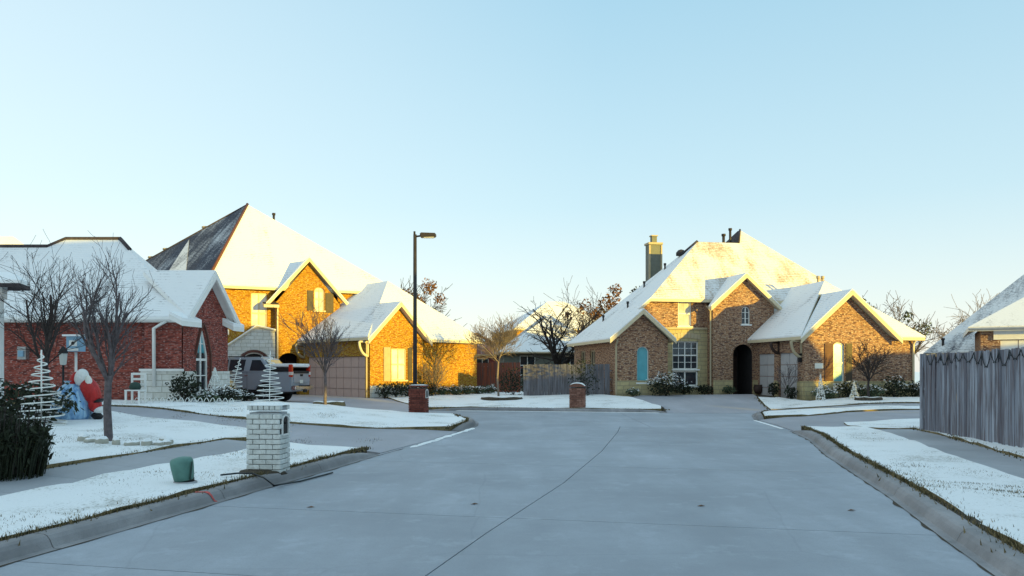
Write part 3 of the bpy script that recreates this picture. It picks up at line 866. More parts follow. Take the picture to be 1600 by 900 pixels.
# dry grass along the lawn edges and blades poking through the snow
random.seed(5)
def blade(mb, x, y, z, h, w, mi):
    a = random.uniform(0, 6.28); lean = random.uniform(0.05, 0.7) * h; b = random.uniform(0, 6.28)
    dx, dy = math.cos(a) * w, math.sin(a) * w
    tx, ty = x + math.cos(b) * lean, y + math.sin(b) * lean
    i = len(mb.v)
    mb.v.extend([Vector((x - dx, y - dy, z)), Vector((x + dx, y + dy, z)), Vector((tx, ty, z + h))])
    mb.f.append((i, i + 1, i + 2)); mb.mi.append(mi); mb.sm.append(False)
mb = MB()
def fringe(line, d, dens, hmax, ymin=3.0, ymax=40, jit=0.06):
    ln = resample(offset_line(line, d), 0.05)
    for x, y in ln:
        if not ymin < y < ymax: continue
        k = dens * (0.25 + 1.5 * max(0, 0.5 + noise.noise(Vector((x * 0.9, y * 0.9, 1)))))
        n = int(k) + (random.random() < k % 1)
        for _ in range(n):
            blade(mb, x + random.gauss(0, jit), y + random.gauss(0, jit), G(x, y) - 0.03, random.uniform(0.3, 1) * hmax, 0.007 + 0.0006 * y, random.choice((0, 0, 1)))
fringe(LS, 0.27, 18, 0.095, ymax=17, jit=.035); fringe(LS, 0.34, 6, 0.09, jit=0.1)
fringe(LS, 3.40, 3.5, 0.08, jit=0.05)
fringe(RS, 0.27, 18, 0.10, jit=.035); fringe(RS, 0.35, 6, 0.10, ymax=13, jit=0.12)
fringe(RS, 3.12, 2.5, 0.1)
fringe(KL2, 0.33, 4, 0.09); fringe(KF, 0.33, 3, 0.08); fringe(KR2, 0.35, 3, 0.08)
fringe(yard2[:14], 0.0, 2.5, 0.07, jit=0.04); fringe(yard4[:3] + yard4[-2:], 0.0, 3, 0.08); fringe(yard3[:6], 0.0, 2, 0.06)
fringe(yard1[7:14], 0.0, 2.0, 0.06)
tag(mb.build('grass_fringe', [M['grass_dry'], M['grass_dark']]), 'dry brown grass lining the edges of the snowy lawns', 'grass', kind='stuff')
mb = MB()
for _ in range(30000):
    if random.random() < 0.5: x = random.uniform(-9, -3); y = random.uniform(6, 24)
    else: x = random.uniform(4, 10); y = random.uniform(5, 20)
    d = road_d(x, y)
    if x < 0:
        if not (0.4 < d < 2.1 or d > 3.5): continue
    elif not (0.4 < d < 1.85): continue
    nz = noise.noise(Vector((x * 0.7, y * 0.7, 9)))
    if nz < -0.05 + 0.25 * random.random(): continue
    for _k in range(2):
        blade(mb, x + random.gauss(0, .05), y + random.gauss(0, .05), G(x, y) + 0.01, random.uniform(0.012, 0.038), 0.0045, random.choice((0, 1)))
for yo in (0.0, 0.42, 1.05):                      # curved wheel tracks where the grass shows
    for k in range(380):
        t = random.random(); y = 10.4 + yo - 1.6 * t * t; x = 4.75 + 2.6 * t + .2 * yo
        d = road_d(x, y)
        if .38 < d < 1.9: blade(mb, x + random.gauss(0, .04), y + random.gauss(0, .06), G(x, y) + .01, random.uniform(.012, .035), .006, random.choice((0, 1)))
tag(mb.build('grass_blades', [M['grass_dry'], M['grass_dark']]), 'short grass blades poking through the thin snow', 'grass', kind='stuff')

# ================================================================== HOUSES
def box_back(mb, F, u0, u1, v0, v1, z0, z1, mi=0):
    """dark recess behind an opening (five inner faces, open at v0)"""
    P = lambda u, v, z: F(u, v, z)
    mb.poly([P(u0, v1, z0), P(u1, v1, z0), P(u1, v1, z1), P(u0, v1, z1)], mi)
    mb.poly([P(u0, v0, z0), P(u0, v1, z0), P(u0, v1, z1), P(u0, v0, z1)], mi)
    mb.poly([P(u1, v0, z0), P(u1, v1, z0), P(u1, v1, z1), P(u1, v0, z1)], mi)
    mb.poly([P(u0, v0, z1), P(u1, v0, z1), P(u1, v1, z1), P(u0, v1, z1)], mi)
    mb.poly([P(u0, v0, z0), P(u1, v0, z0), P(u1, v1, z0), P(u0, v1, z0)], mi)
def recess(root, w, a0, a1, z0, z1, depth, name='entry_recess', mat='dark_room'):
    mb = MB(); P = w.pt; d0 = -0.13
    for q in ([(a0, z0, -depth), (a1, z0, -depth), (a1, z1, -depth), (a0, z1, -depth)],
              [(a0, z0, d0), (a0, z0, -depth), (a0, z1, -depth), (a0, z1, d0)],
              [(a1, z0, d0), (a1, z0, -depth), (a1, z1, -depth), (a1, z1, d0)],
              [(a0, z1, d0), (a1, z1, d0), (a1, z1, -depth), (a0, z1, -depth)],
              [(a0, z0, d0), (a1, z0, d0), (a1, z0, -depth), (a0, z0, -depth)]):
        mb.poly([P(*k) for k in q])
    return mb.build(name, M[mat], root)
def panel_door(root, w, a0, a1, z0, z1, mat, rows=4, cols=4, name='garage_door', d=-0.11):
    """sectional door: recessed slab with raised panels as parts"""
    mb = MB(); wall_box(mb, w, a0, a1, z0, z1, d - 0.04, d)
    o = mb.build(name, M['door_gap'], root)
    cw = (a1 - a0) / cols; ch = (z1 - z0) / rows
    for r in range(rows):
        for c in range(cols):
            m2 = MB(); wall_box(m2, w, a0 + c * cw + 0.02, a0 + (c + 1) * cw - 0.02, z0 + r * ch + 0.018, z0 + (r + 1) * ch - 0.018, d, d + 0.03)
            m2.build('door_panel', mat, o)
    return o
def shutter(root, w, a0, a1, z0, z1, mat, name='shutter'):
    mb = MB(); wall_box(mb, w, a0, a1, z0, z1, 0.004, 0.04)
    k = z0 + 0.06
    while k < z1 - 0.08:
        wall_box(mb, w, a0 + 0.05, a1 - 0.05, k, k + 0.05, 0.04, 0.055); k += 0.09
    return mb.build(name, mat, root)
def bracket(root, p, out, drop, mat):
    """curved timber eave bracket: p at the wall top, out = horizontal vector"""
    p = Vector(p); out = Vector(out); mb = MB(); n = 7
    pts = [p + out * math.sin(k / n * math.pi / 2) * 0.98 + Vector((0, 0, -drop * (math.cos(k / n * math.pi / 2)))) for k in range(n + 1)]
    mb.tube(pts, 0.07, 6)
    mb.tube([p, p + out], 0.06, 4); mb.tube([p + Vector((0, 0, 0.05)), p + Vector((0, 0, -drop - 0.05))], 0.06, 4)
    return mb.build('eave_bracket', mat, root)
def downspout(root, w, a, z0, z1, mat, kick=None):
    mb = MB()
    pts = [w.pt(a, z0, 0.3), w.pt(a, z0 + 0.12, 0.08), w.pt(a, z1 - 0.25, 0.08)]
    if kick: pts += [w.pt(a + kick, z1 - 0.03, 0.35)]
    else: pts += [w.pt(a, z1, 0.3)]
    mb.tube(pts, 0.05, 4, smooth=False)
    return mb.build('downspout', mat, root)
def gutter(root, pts, mat, r=0.07):
    mb = MB(); mb.tube(pts, r, 5, smooth=False); return mb.build('gutter', mat, root)

# ---------------------------------------------------------------- near red brick house (left)
def house_red():
    root = thing('brick_house', 'low red brick house with snowy hip roof behind the spiral wire tree', 'house', (-14, 28, 0.5))
    B = 0.55; ZE = 3.5
    F = Frame(0, 0, 0)
    w1 = Wall((-26, 26.5), (-12.1, 26.5), [(0, B), (13.9, B), (13.9, ZE), (0, ZE)])
    w2 = Wall((-12.1, 26.5), (-12.1, 26.22), [(0, B), (.28, B), (.28, ZE), (0, ZE)])
    w3 = Wall((-12.1, 26.22), (-10.87, 26.22), [(0, B), (1.23, B), (1.23, ZE), (0, ZE)])
    wg = Wall((-10.87, 26.3), (-10.42, 29.2), [(0, B), (2.935, B), (2.935, 3.55), (1.467, 5.02), (0, 3.55)])
    wr = Wall((-10.95, 29.2), (-12.7, 34.8), [(0, B), (5.867, B), (5.867, ZE), (0, ZE)])
    wb = Wall((-12.7, 34.8), (-26, 34.8), [(0, B), (13.3, B), (13.3, ZE), (0, ZE)])
    wl = Wall((-26, 34.8), (-26, 26.5), [(0, B), (8.3, B), (8.3, ZE), (0, ZE)])
    # pointed window, two storeys of lights
    lp = arch(0.80, 1.62, 1.0, 3.2, 1.0, 14, True)
    win = window(root, wg, lp, M['glass'], M['trim_white'], cols=2, rows=4, fw=0.06)
    m = MB(); gap_fill(wg, arch(0.86, 1.56, 2.35, 3.12, 0.8, 12, True), m, -0.108); m.build('pane', M['glass_teal'], win)
    mb = MB()
    for w in (w1, w2, w3, wg, wr, wb, wl): w.emit(mb)
    mb.build('wall', M['brick_red'], root)
    # soldier brick surround of the pointed window
    m = MB(); pts = arch(0.72, 1.70, 1.0, 3.34, 1.08, 14, True)[1:]
    for i in range(len(pts) - 1): 
        a, b = pts[i], pts[i + 1]
        m.tube([wg.pt(*a, 0.02), wg.pt(*b, 0.02)], 0.06, 4, smooth=False)
    m.build('window_surround', M['shutter_red'], root)
    # stone base round the bay, laid as separate courses
    m = MB(); wall_box(m, w3, -0.1, 1.27, B, 1.70, 0.004, 0.07); m.build('stone_base', M['stone_pale'], root)
    m = MB(); wall_box(m, w3, -0.13, 1.30, 1.70, 1.78, 0.002, 0.11); m.build('stone_cap', M['trim_white'], root)
    for a0, a1 in ((-0.02, 0.72), (1.72, 2.95)):
        m = MB(); wall_box(m, wg, a0, a1, B, 1.70, 0.004, 0.07); m.build('stone_base', M['stone_pale'], root)
    R = Roof()
    e = 26.08; xr = -10.55
    R.plane([(-26.4, e, ZE), (xr, e, ZE), (-15, 30.5, 6.75), (-17.1, 30.5, 6.75), (-17.5, 30.0, 6.38), (-26.4, 30.0, 6.38)], 0)
    R.plane([(xr, e, ZE), (-12.4, 34.9, ZE), (-15, 30.5, 6.75)], 0)
    R.plane([(-12.4, 34.9, ZE), (-26.4, 34.9, ZE), (-26.4, 30.0, 6.38), (-17.5, 30.0, 6.38), (-17.1, 30.5, 6.75), (-15, 30.5, 6.75)], 0)
    R.build(root, [M['roof_snow']], M['trim_white'])
    R = Roof()   # wing gable facing right
    fx = -10.15
    P = lambda t, off, z: Vector((-10.87 + 0.45 * t / 2.935 + 0.32 + off, 26.3 + 2.9 * t / 2.935, z))
    R.plane([P(-0.25, 0, 3.5), P(1.467, 0, 5.22), Vector((-12.87, 27.8, 5.22)), Vector((-10.6, 26.1, 3.5))], 0)
    R.plane([P(1.467, 0, 5.22), P(3.2, 0, 3.5), Vector((-10.6, 29.4, 3.5)), Vector((-12.87, 27.8, 5.22))], 0)
    R.build(root, [M['roof_snow']], M['trim_white'], name='gable_roof')
    m = MB()
    for a, za, b, zb in ((-0.25, 3.5, 1.467, 5.22), (1.467, 5.22, 3.2, 3.5)):
        A = [P(a, d, za - 0.06 - h) for d, h in ((0.04, 0), (0.04, .26), (-0.04, .26), (-0.04, 0))]
        Bq = [P(b, d, zb - 0.06 - h) for d, h in ((0.04, 0), (0.04, .26), (-0.04, .26), (-0.04, 0))]
        for k in range(4): m.poly([A[k], Bq[k], Bq[(k + 1) % 4], A[(k + 1) % 4]])
        m.poly(A); m.poly(Bq)
    m.build('rake_board', M['trim_white'], root)
    # small snowy returns at the gable feet
    for t0, t1, z in ((-0.75, 0.42, 3.42), (2.55, 3.35, 3.42)):
        q = Roof()
        q.plane([P(t0, 0.08, z), P(t1, 0.08, z), P(t1, -0.35, z + 0.22), P(t0, -0.35, z + 0.22)])
        q.build(root, [M['snow']], M['trim_white'], 0.26, 0.1, 'eave_return')
    gutter(root, [(-26, e - 0.05, ZE - 0.1), (xr, e - 0.05, ZE - 0.1)], M['trim_white'])
    m = MB(); m.tube([(-11.3, 26.05, 3.35), (-11.73, 26.08, 3.1), (-11.73, 26.1, 1.2)], 0.06, 6); m.build('downspout', M['trim_white'], root)
    m = MB(); m.box((-16.2, 26.4, 2.3), (0.28, 0.2, 0.42)); m.box((-16.2, 26.28, 2.28), (0.16, 0.08, 0.2), 1); m.build('meter_box', [M['galv'], M['box_blue']], root)
    ridge_cap(root, [(-15.0, 30.5, 6.78), (-17.1, 30.5, 6.78), (-17.5, 30.0, 6.41), (-25, 30.0, 6.41)], M['shingle'])
    ridge_cap(root, [(-15.0, 30.5, 6.78), (-14.3, 29.8, 6.26)], M['shingle'], 0.08)
    return root
house_red()

# ---------------------------------------------------------------- big yellow lit house (left, far)
def house_yellow():
    root = thing('brick_house', 'tall brick house with steep pyramid roof and beige garage door lit yellow', 'house', (-9, 46, 0.4))
    F = Frame(-7.0, 39.2, 44)                    # angled garage wing
    H = Frame(-11.82, 44.18, 25)                # main block, front wall along v = 0
    B = 0.25; ZM = 6.3
    def W(Fr, a, b, prof): return Wall(Fr(a[0], a[1], 0), Fr(b[0], b[1], 0), prof)
    sq = lambda L, z0, z1: [(0, z0), (L, z0), (L, z1), (0, z1)]
    gs = W(F, (0, 7.2), (0, 0), sq(7.2, B, 3.38))
    gf = W(F, (0, -0.02), (3.25, -0.02), [(0, B), (3.25, B), (3.25, 3.38), (1.625, 5.03), (0, 3.38)])
    gr = W(F, (3.25, 0.25), (7.25, 0.25), sq(4.0, B, 3.38))
    gx = W(F, (3.25, -0.02), (3.25, 0.25), sq(.27, B, 3.38))
    ge = W(F, (7.25, 0.25), (7.25, 8.4), sq(8.15, B, 3.38))
    d0, d1 = 1.2, 6.8
    gs.hole(rect(d0, d1, B, 2.45))
    window(root, gf, rect(1.28, 2.2, 1.25, 2.85), M['curtain_glare'], M['trim_cream'], cols=2, rows=2, fw=0.05)
    shutter(root, gf, 0.80, 1.2, 1.2, 2.9, M['trim_tan']); shutter(root, gf, 2.28, 2.55, 1.2, 2.9, M['shutter'])
    mf = W(H, (-4.45, 0), (-1.3, 0), sq(3.15, B, ZM - .05))
    mr = W(H, (-1.3, 0), (-1.3, -.5), sq(.5, B, 5.5))
    up = W(H, (-1.3, -.5), (2.15, -.5), [(0, B), (3.45, B), (3.45, 5.45), (1.725, 7.6), (0, 5.45)])
    upr = W(H, (2.15, -.5), (2.15, 0), sq(.5, 3, 5.6))
    mf2 = W(H, (2.15, 0), (5.4, 0), sq(3.25, 3, ZM - .05))
    ml = W(H, (-11.5, 19.5), (-4.45, 0), sq(20.73, B, ZM - .05)); mrr = W(H, (5.4, 0), (5.4, 16), sq(16, B, ZM - .05))
    bk = W(H, (5.4, 16), (-11.5, 19.5), sq(17.26, B, ZM - .05))
    window(root, mf, rect(1.9, 2.75, 3.75, 5.95), M['curtain_glare'], M['trim_cream'], cols=2, rows=2)
    window(root, up, arch(2.05, 2.6, 5.05, 6.35, 0.22, 8), M['curtain_glare'], M['trim_cream'], cols=2, rows=2, fw=0.05)
    shutter(root, up, 1.66, 1.99, 5.05, 6.15, M['shutter']); shutter(root, up, 2.66, 3.1, 4.95, 6.05, M['shutter'])
    up.hole(arch(0.1, 1.25, B, 2.7, 0.5, 10)); recess(root, up, -0.02, 1.4, B, 2.8, 1.6)
    m = MB(); wall_box(m, up, 0.72, 0.76, B, 2.4, -1.58, -1.5); wall_box(m, up, 0.8, 1.2, B, 2.3, -1.58, -1.53); m.build('front_door', M['dark_wood'], root)
    mb = MB()
    for w in (gs, gf, gr, gx, ge, mf, mr, up, upr, mf2, ml, mrr, bk): w.emit(mb)
    mb.build('wall', M['brick_orange'], root)
    sp = W(H, (-4.4, -.4), (-1.32, -.4), [(0, B), (3.08, B), (3.08, 3.95), (2.1, 4.15), (0.7, 3.2), (0, 2.6)])
    sp.hole(arch(1.35, 2.6, B, 2.65, 0.5, 10)); recess(root, sp, 1.2, 2.8, B, 2.8, 0.38)
    m = MB(); sp.emit(m); wall_box(m, sp, 2.85, 3.07, B, 3.93, -.36, -0.145); wall_box(m, sp, 0.02, 0.2, B, 2.6, -.36, -0.145); m.build('stone_porch', M['stone_pale'], root)
    q = Roof(); q.plane([sp.pt(3.1, 3.98, .12), sp.pt(2.1, 4.2, .12), sp.pt(2.1, 4.2, -.38), sp.pt(3.1, 3.98, -.38)]); q.plane([sp.pt(2.1, 4.2, .12), sp.pt(-.1, 2.62, .12), sp.pt(-.1, 2.62, -.38), sp.pt(2.1, 4.2, -.38)])
    q.build(root, [M['snow']], M['trim_cream'], .12, .05, 'porch_roof')
    m = MB(); pts = arch(1.27, 2.68, B, 2.78, 0.56, 12)[2:]
    for i in range(len(pts) - 1): m.tube([sp.pt(*pts[i], 0.0), sp.pt(*pts[i + 1], 0.0)], 0.1, 4, smooth=False)
    m.build('arch_trim', M['shutter_red'], root)
    panel_door(root, gs, d0, d1, B, 2.45, M['door_beige'], 4, 8)
    m = MB(); wall_box(m, gf, 0.0, 3.25, B, 0.98, 0.003, 0.07); m.build('stone_base', M['stone_pale'], root)
    # roofs
    R = Roof(); ZA = 11.6
    ap = H(-2.2, 4.5, ZA); fl = H(-4.85, -.4, ZM); fr = H(5.75, -.4, ZM); bl = H(-13, 20.2, ZM); br = H(5.75, 16.5, ZM)
    R.plane([fl, fr, ap], 0); R.plane([fr, br, ap], 0); R.plane([bl, fl, ap], 1); R.plane([br, bl, ap], 0)
    s = (ZA - ZM) / 4.9
    gable_planes(R, H, -1.88, 2.72, -.85, 5.35, 7.98, lambda z: -.4 + (z - ZM) / s, 0)
    R.build(root, [M['roof_snow'], M['roof_thin']], M['trim_cream'])
    R = Roof(); ze, zr = 3.42, 6.72; sl = (zr - ze) / 3.95
    f1 = F(7.55, -.1, ze); ra = F(3.62, 3.62, zr)
    R.plane([F(-.33, 7.0, ze), F(-.33, -.33, ze), ra, F(3.62, 9.5, zr)], 0)
    R.plane([F(3.6, -.28, ze), f1, ra, F(1.92, 1.92, ze + sl * 2.25)], 0); R.plane([f1, F(7.55, 9.5, ze), F(3.62, 9.5, zr), ra], 0)
    gable_planes(R, F, -0.34, 3.59, -0.38, 3.28, 5.23, lambda z: -0.33 + (z - ze) / sl, 0)
    R.build(root, [M['roof_snow']], M['trim_cream'], name='garage_roof')
    rake_boards(root, F, -0.34, 3.59, -0.38, 3.28, 5.23, M['trim_cream'])
    rake_boards(root, H, -1.88, 2.72, -.85, 5.35, 7.98, M['trim_cream'])
    up3 = Vector((0, 0, .04))
    ridge_cap(root, [fl + up3, ap + up3], M['shutter_red'], 0.08)
    ridge_cap(root, [ap + up3 * 0, ap.lerp(bl, .9)], M['shingle'], 0.06)
    # drift of snow lying in a fold of the dark slope
    A = ap.lerp(bl, .28).lerp(fl, .06); E0 = fl.lerp(bl, .15).lerp(ap, .10); E1 = fl.lerp(bl, .29).lerp(ap, .10)
    nrm = (fl - ap).cross(bl - ap).normalized()
    if nrm.z < 0: nrm = -nrm
    q = Roof(); q.plane([A + nrm * .03, E0 + nrm * .03, E1 + nrm * .16]); q.build(root, [M['roof_mid']], M['shingle'], 0.1, 0.05, 'roof_cricket')
    pipe_vent(root, ap.lerp(fr, .14).lerp(br, .06), 0.55, 0.07)
    for t in (.22, .42, .5): pipe_vent(root, ap.lerp(bl, t) + Vector((.2, .3, -.1)), 0.3, 0.16, M['trim_tan'])
    downspout(root, up, 0.06, B, 5.3, M['trim_cream'])
    downspout(root, gs, 7.05, B, 3.3, M['trim_tan'])
    bracket(root, F(-0.02, 0.12, 3.15), -F.u * 0.52, 0.7, M['trim_cream'])
    bracket(root, F(-0.02, 6.3, 3.15), -F.u * 0.52, 0.7, M['trim_tan'])
    q = Roof(); q.plane([H(-2.0, -.4, 5.45), H(-2.0, -.95, 5.3), H(-1.2, -.95, 5.3), H(-1.2, -.4, 5.45)]); q.build(root, [M['shingle']], M['trim_cream'], 0.18, 0.03, 'eave_return')
    return root
house_yellow()

# ---------------------------------------------------------------- right brick house
def house_brown():
    root = thing('brick_house', 'brown brick house with stone bay, dark arched entry and tan chimney', 'house', (10, 39, 0.4))
    F = Frame(4.95, 38.35, 11)
    B = 0.35
    W = lambda a, b, prof: Wall(F(a[0], a[1], 0), F(b[0], b[1], 0), prof)
    sq = lambda L, z0, z1: [(0, z0), (L, z0), (L, z1), (0, z1)]
    ls = W((0, 7.3), (0, 0), sq(7.3, B, 3.25))
    lf = W((0, 0), (2.7, 0), [(0, B), (2.7, B), (2.7, 3.25), (1.35, 4.5), (0, 3.25)])
    lr = W((2.7, 0), (2.7, 1.0), sq(1, B, 3.4))
    ms = W((2.72, .94), (5.2, .94), sq(2.48, B, 3.85))               # stone storey
    mu = W((1.35, 1.0), (5.2, 1.0), [(0, 3.3), (3.85, 3.3), (3.85, 5.3), (0.85, 5.3), (0, 4.7)])
    tl = W((5.2, 1.0), (5.2, .3), sq(.7, B, 5.0))
    tg = W((5.2, .3), (8.5, .3), [(0, B), (3.3, B), (3.3, 5.05), (1.65, 6.42), (0, 5.05)])
    tr = W((8.5, .3), (8.5, 1.0), sq(.7, 3.2, 5.0))
    uf = W((8.5, 1.0), (13.3, 1.0), sq(4.8, 3.2, 5.3)); ur = W((13.3, 1), (13.3, 10), sq(9, B, 5.3))
    gl = W((7.4, .3), (7.4, -4.3), sq(4.6, B, 3.25))
    gf = W((7.4, -4.3), (12.9, -4.3), [(0, B), (5.5, B), (5.5, 3.25), (4.3, 3.25), (2.15, 5.1), (0, 3.25)])
    gr = W((12.9, -4.3), (12.9, 5), sq(9.3, B, 3.25))
    bk = W((13.3, 10), (0, 7.3), [(0, B), (13.57, B), (13.57, 3.2), (0, 3.2)])
    for a in (1.3, 3.1): window(root, ls, rect(a, a + 0.95, 1.35, 2.8), M['glass'], M['trim_tan'], cols=2, rows=2)
    window(root, lf, arch(1.12, 1.72, 1.15, 2.9, 0.28, 10), M['glass_teal'], M['trim_white'], cols=1, rows=1, fw=0.03)
    window(root, ms, rect(0.62, 1.98, 0.95, 1.72), M['glass'], M['trim_white'], cols=2, rows=1, fw=0.07)
    window(root, ms, rect(0.62, 1.98, 1.80, 3.2), M['glass'], M['trim_white'], cols=4, rows=4, fw=0.045)
    window(root, mu, rect(2.3, 3.02, 3.95, 5.25), M['blind'], M['trim_white'], cols=1, rows=2)
    window(root, tg, arch(1.55, 2.0, 4.05, 4.95, 0.22, 8), M['glass'], M['trim_white'], cols=2, rows=3, fw=0.04)
    tg.hole(arch(1.08, 2.18, B, 3.05, 0.5, 10)); recess(root, tg, 0.95, 2.19, B, 3.15, 1.7)
    gdoors = ((0.45, 2.0), (2.45, 4.05))
    for a0, a1 in gdoors: gl.hole(rect(a0, a1, B, 2.55))
    window(root, gf, arch(1.45, 2.0, 1.15, 3.0, 0.15, 8), M['glass_teal'], M['trim_white'], cols=1, rows=2, fw=0.05)
    shutter(root, gf, 1.0, 1.4, 1.05, 2.95, M['shutter_red']); shutter(root, gf, 2.06, 2.36, 1.05, 2.95, M['shutter'])
    mb = MB()
    for w in (ls, lf, lr, mu, tl, tg, tr, uf, ur, gl, gf, gr, bk): w.emit(mb)
    mb.build('wall', M['brick_brown'], root)
    m = MB(); ms.emit(m); m.build('stone_bay', M['stone_tan'], root)
    m = MB(); wall_box(m, ms, -0.02, 2.45, 3.8, 3.9, 0.002, 0.09); m.build('stone_ledge', M['trim_tan'], root)
    # stone arch over the tall window
    m = MB()
    for k in range(9):
        a = 0.5 + k * 0.178
        wall_box(m, ms, a, a + 0.165, 3.28 + 0.10 * math.sin(math.pi * (k + .5) / 9), 3.5 + 0.14 * math.sin(math.pi * (k + .5) / 9), 0.003, 0.05)
    m.build('window_lintel', M['trim_tan'], root)
    for w, a0, a1 in ((lf, 0.0, 2.7), (tg, -0.0, 1.05), (tg, 2.2, 2.22), (gf, 0.0, 5.5), (gl, 0.0, 0.42), (gl, 2.05, 2.4), (gl, 4.1, 4.6)):
        m = MB(); wall_box(m, w, a0, a1, B, 1.25, 0.003, 0.06); m.build('stone_base', M['stone_tan'], root)
    for a0, a1 in gdoors: panel_door(root, gl, a0, a1, B, 2.55, M['door_grey'], 4, 2)
    m = MB(); wall_box(m, tg, 1.55, 1.58, B, 2.6, -1.68, -1.6); wall_box(m, tg, 1.66, 2.1, B, 2.5, -1.69, -1.62); m.build('front_door', M['dark_wood'], root)
    R = Roof()
    zA = 8.82
    R.plane([F(-.35, 7.6, 3.3), F(-.35, -.35, 3.3), F(1.35, -.35, 4.73), F(1.35, .7, 4.73), F(2.1, .7, 5.36), F(6.2, 4.35, zA)], 0)
    R.plane([F(1.35, -.35, 4.73), F(3.0, -.35, 3.3), F(3.0, 1.0, 3.3), F(1.35, 1.0, 4.73)], 0)
    R.plane([F(2.1, .7, 5.36), F(13.6, .7, 5.36), F(9.2, 5.3, 9.72), F(8.6, 4.35, zA), F(6.2, 4.35, zA)], 1)
    R.plane([F(13.6, .7, 5.36), F(13.6, 10, 5.36), F(9.2, 5.6, 9.72), F(9.2, 5.3, 9.72)], 1)
    R.plane([F(8.6, 4.35, zA), F(9.2, 5.3, 9.72), F(9.2, 5.6, 9.72), F(8.5, 6.6, zA)], 2)
    R.plane([F(6.2, 4.35, zA), F(8.6, 4.35, zA), F(8.5, 6.6, zA - .1), F(8.8, 9.5, 4.5), F(-.35, 7.6, 3.3)], 2)
    R.plane([F(9.2, 5.6, 9.72), F(13.6, 10, 5.36), F(8.8, 9.5, 4.5), F(8.5, 6.6, zA)], 2)
    sF = (9.72 - 5.36) / 4.6
    gable_planes(R, F, 4.95, 8.75, -.05, 4.95, 6.62, lambda z: .7 + (z - 5.36) / sF, 0)
    R.build(root, [M['roof_snow'], M['roof_patchy'], M['shingle']], M['trim_cream'])
    # clean snow band low on the main front slope lies between hip and gable (drifted)
    R = Roof(); ze, zr = 3.3, 6.1; sl = (zr - ze) / 3.1
    R.plane([F(7.05, .28, ze), F(7.05, -4.65, ze), F(10.15, -1.55, zr), F(10.15, 2.2, zr), F(8.52, .95, ze + sl * 1.47), F(8.52, .28, ze + sl * 1.47)], 0)
    R.plane([F(12.05, -4.64, ze), F(13.25, -4.65, ze), F(10.15, -1.55, zr), F(9.4, -2.30, ze + sl * 2.35)], 0)
    R.plane([F(13.25, -4.65, ze), F(13.25, 2.2, ze), F(10.15, 2.2, zr), F(10.15, -1.55, zr)], 0)
    gable_planes(R, F, 7.02, 12.05, -4.7, 3.2, 5.38, lambda z: -4.65 + (z - ze) / sl, 0)
    R.build(root, [M['roof_snow']], M['trim_cream'], name='garage_roof')
    rake_boards(root, F, 7.02, 12.05, -4.7, 3.2, 5.38, M['trim_cream'])
    rake_boards(root, F, 4.95, 8.75, -.05, 4.95, 6.62, M['trim_cream'])
    rake_boards(root, F, -.35, 3.0, -.35, 3.3, 4.73, M['trim_cream'])
    m = MB(); 
    for c, d, mi in (((4.9, 7.6, 6.5), (0.76, 0.62, 5.2), 0), ((4.9, 7.6, 9.15), (0.88, 0.74, 0.12), 1)):
        Mx = Matrix.Translation(F(c[0], c[1], c[2])) @ Matrix.Rotation(rad(11), 4, 'Z')
        m.box((0, 0, 0), d, mi, Mx)
    Mx = Matrix.Translation(F(4.9, 7.6, 9.4)) @ Matrix.Rotation(rad(11), 4, 'Z'); m.box((0, 0, 0), (0.3, 0.3, 0.4), 0, Mx)
    Mx = Matrix.Translation(F(4.9, 7.6, 9.63)) @ Matrix.Rotation(rad(11), 4, 'Z'); m.box((0, 0, 0), (0.4, 0.4, 0.06), 1, Mx)
    ch = m.build('chimney', [M['siding'], M['trim_tan']], root)
    for dx in (-0.36, 0.36):
        m = MB(); Mx = Matrix.Translation(F(4.9 + dx, 7.29, 6.5)) @ Matrix.Rotation(rad(11), 4, 'Z'); m.box((0, 0, 0), (0.09, 0.09, 5.1), 0, Mx); m.build('corner_trim', M['trim_tan'], ch)
    pipe_vent(root, F(8.0, 4.9, 8.8), 0.5, 0.08); pipe_vent(root, F(8.45, 5.0, 8.9), 0.75, 0.07)
    pipe_vent(root, F(10.4, -.6, 6.0), 0.35, 0.06, M['trim_tan']); pipe_vent(root, F(10.65, -.6, 6.0), 0.35, 0.06, M['trim_tan'])
    for u, v in ((1.0, 5.0), (1.7, 3.0), (3.2, 4.6), (4.4, 4.6)): pipe_vent(root, F(u, v, 3.3 + (u + .35) * .843), 0.22, 0.05)
    m = MB(); m.lathe([(0.28, 0), (0.28, 0.16), (0.16, 0.3), (0.05, 0.34)], F(5.3, 4.5, 8.05), 10); m.build('roof_vent', M['metal_dark'], root)
    ridge_cap(root, [F(6.2, 4.35, zA + .03), F(5.3, 4.45, 8.08)], M['shingle'], 0.08)
    ridge_cap(root, [F(8.62, 4.3, zA + .03), F(9.2, 5.3, 9.75)], M['shingle'], 0.06)
    downspout(root, tl, 0.6, B, 4.95, M['trim_tan']); downspout(root, lf, 0.04, B, 3.2, M['trim_tan'])
    downspout(root, gf, 5.45, B, 3.2, M['trim_cream'])
    bracket(root, F(7.38, -4.1, 3.05), -F.u * 0.5, 0.7, M['trim_tan']); bracket(root, F(7.38, -2.15, 3.05), -F.u * 0.4, 0.5, M['dark_wood'])
    m = MB(); wall_box(m, gf, 0.52, 0.92, 1.82, 2.06, 0.003, 0.03); m.build('address_plaque', M['sign_white'], root)
    m = MB(); wall_box(m, gl, 4.3, 4.45, 2.1, 2.5, 0.01, 0.15); m.build('wall_lantern', M['metal_black'], root)
    return root
house_brown()

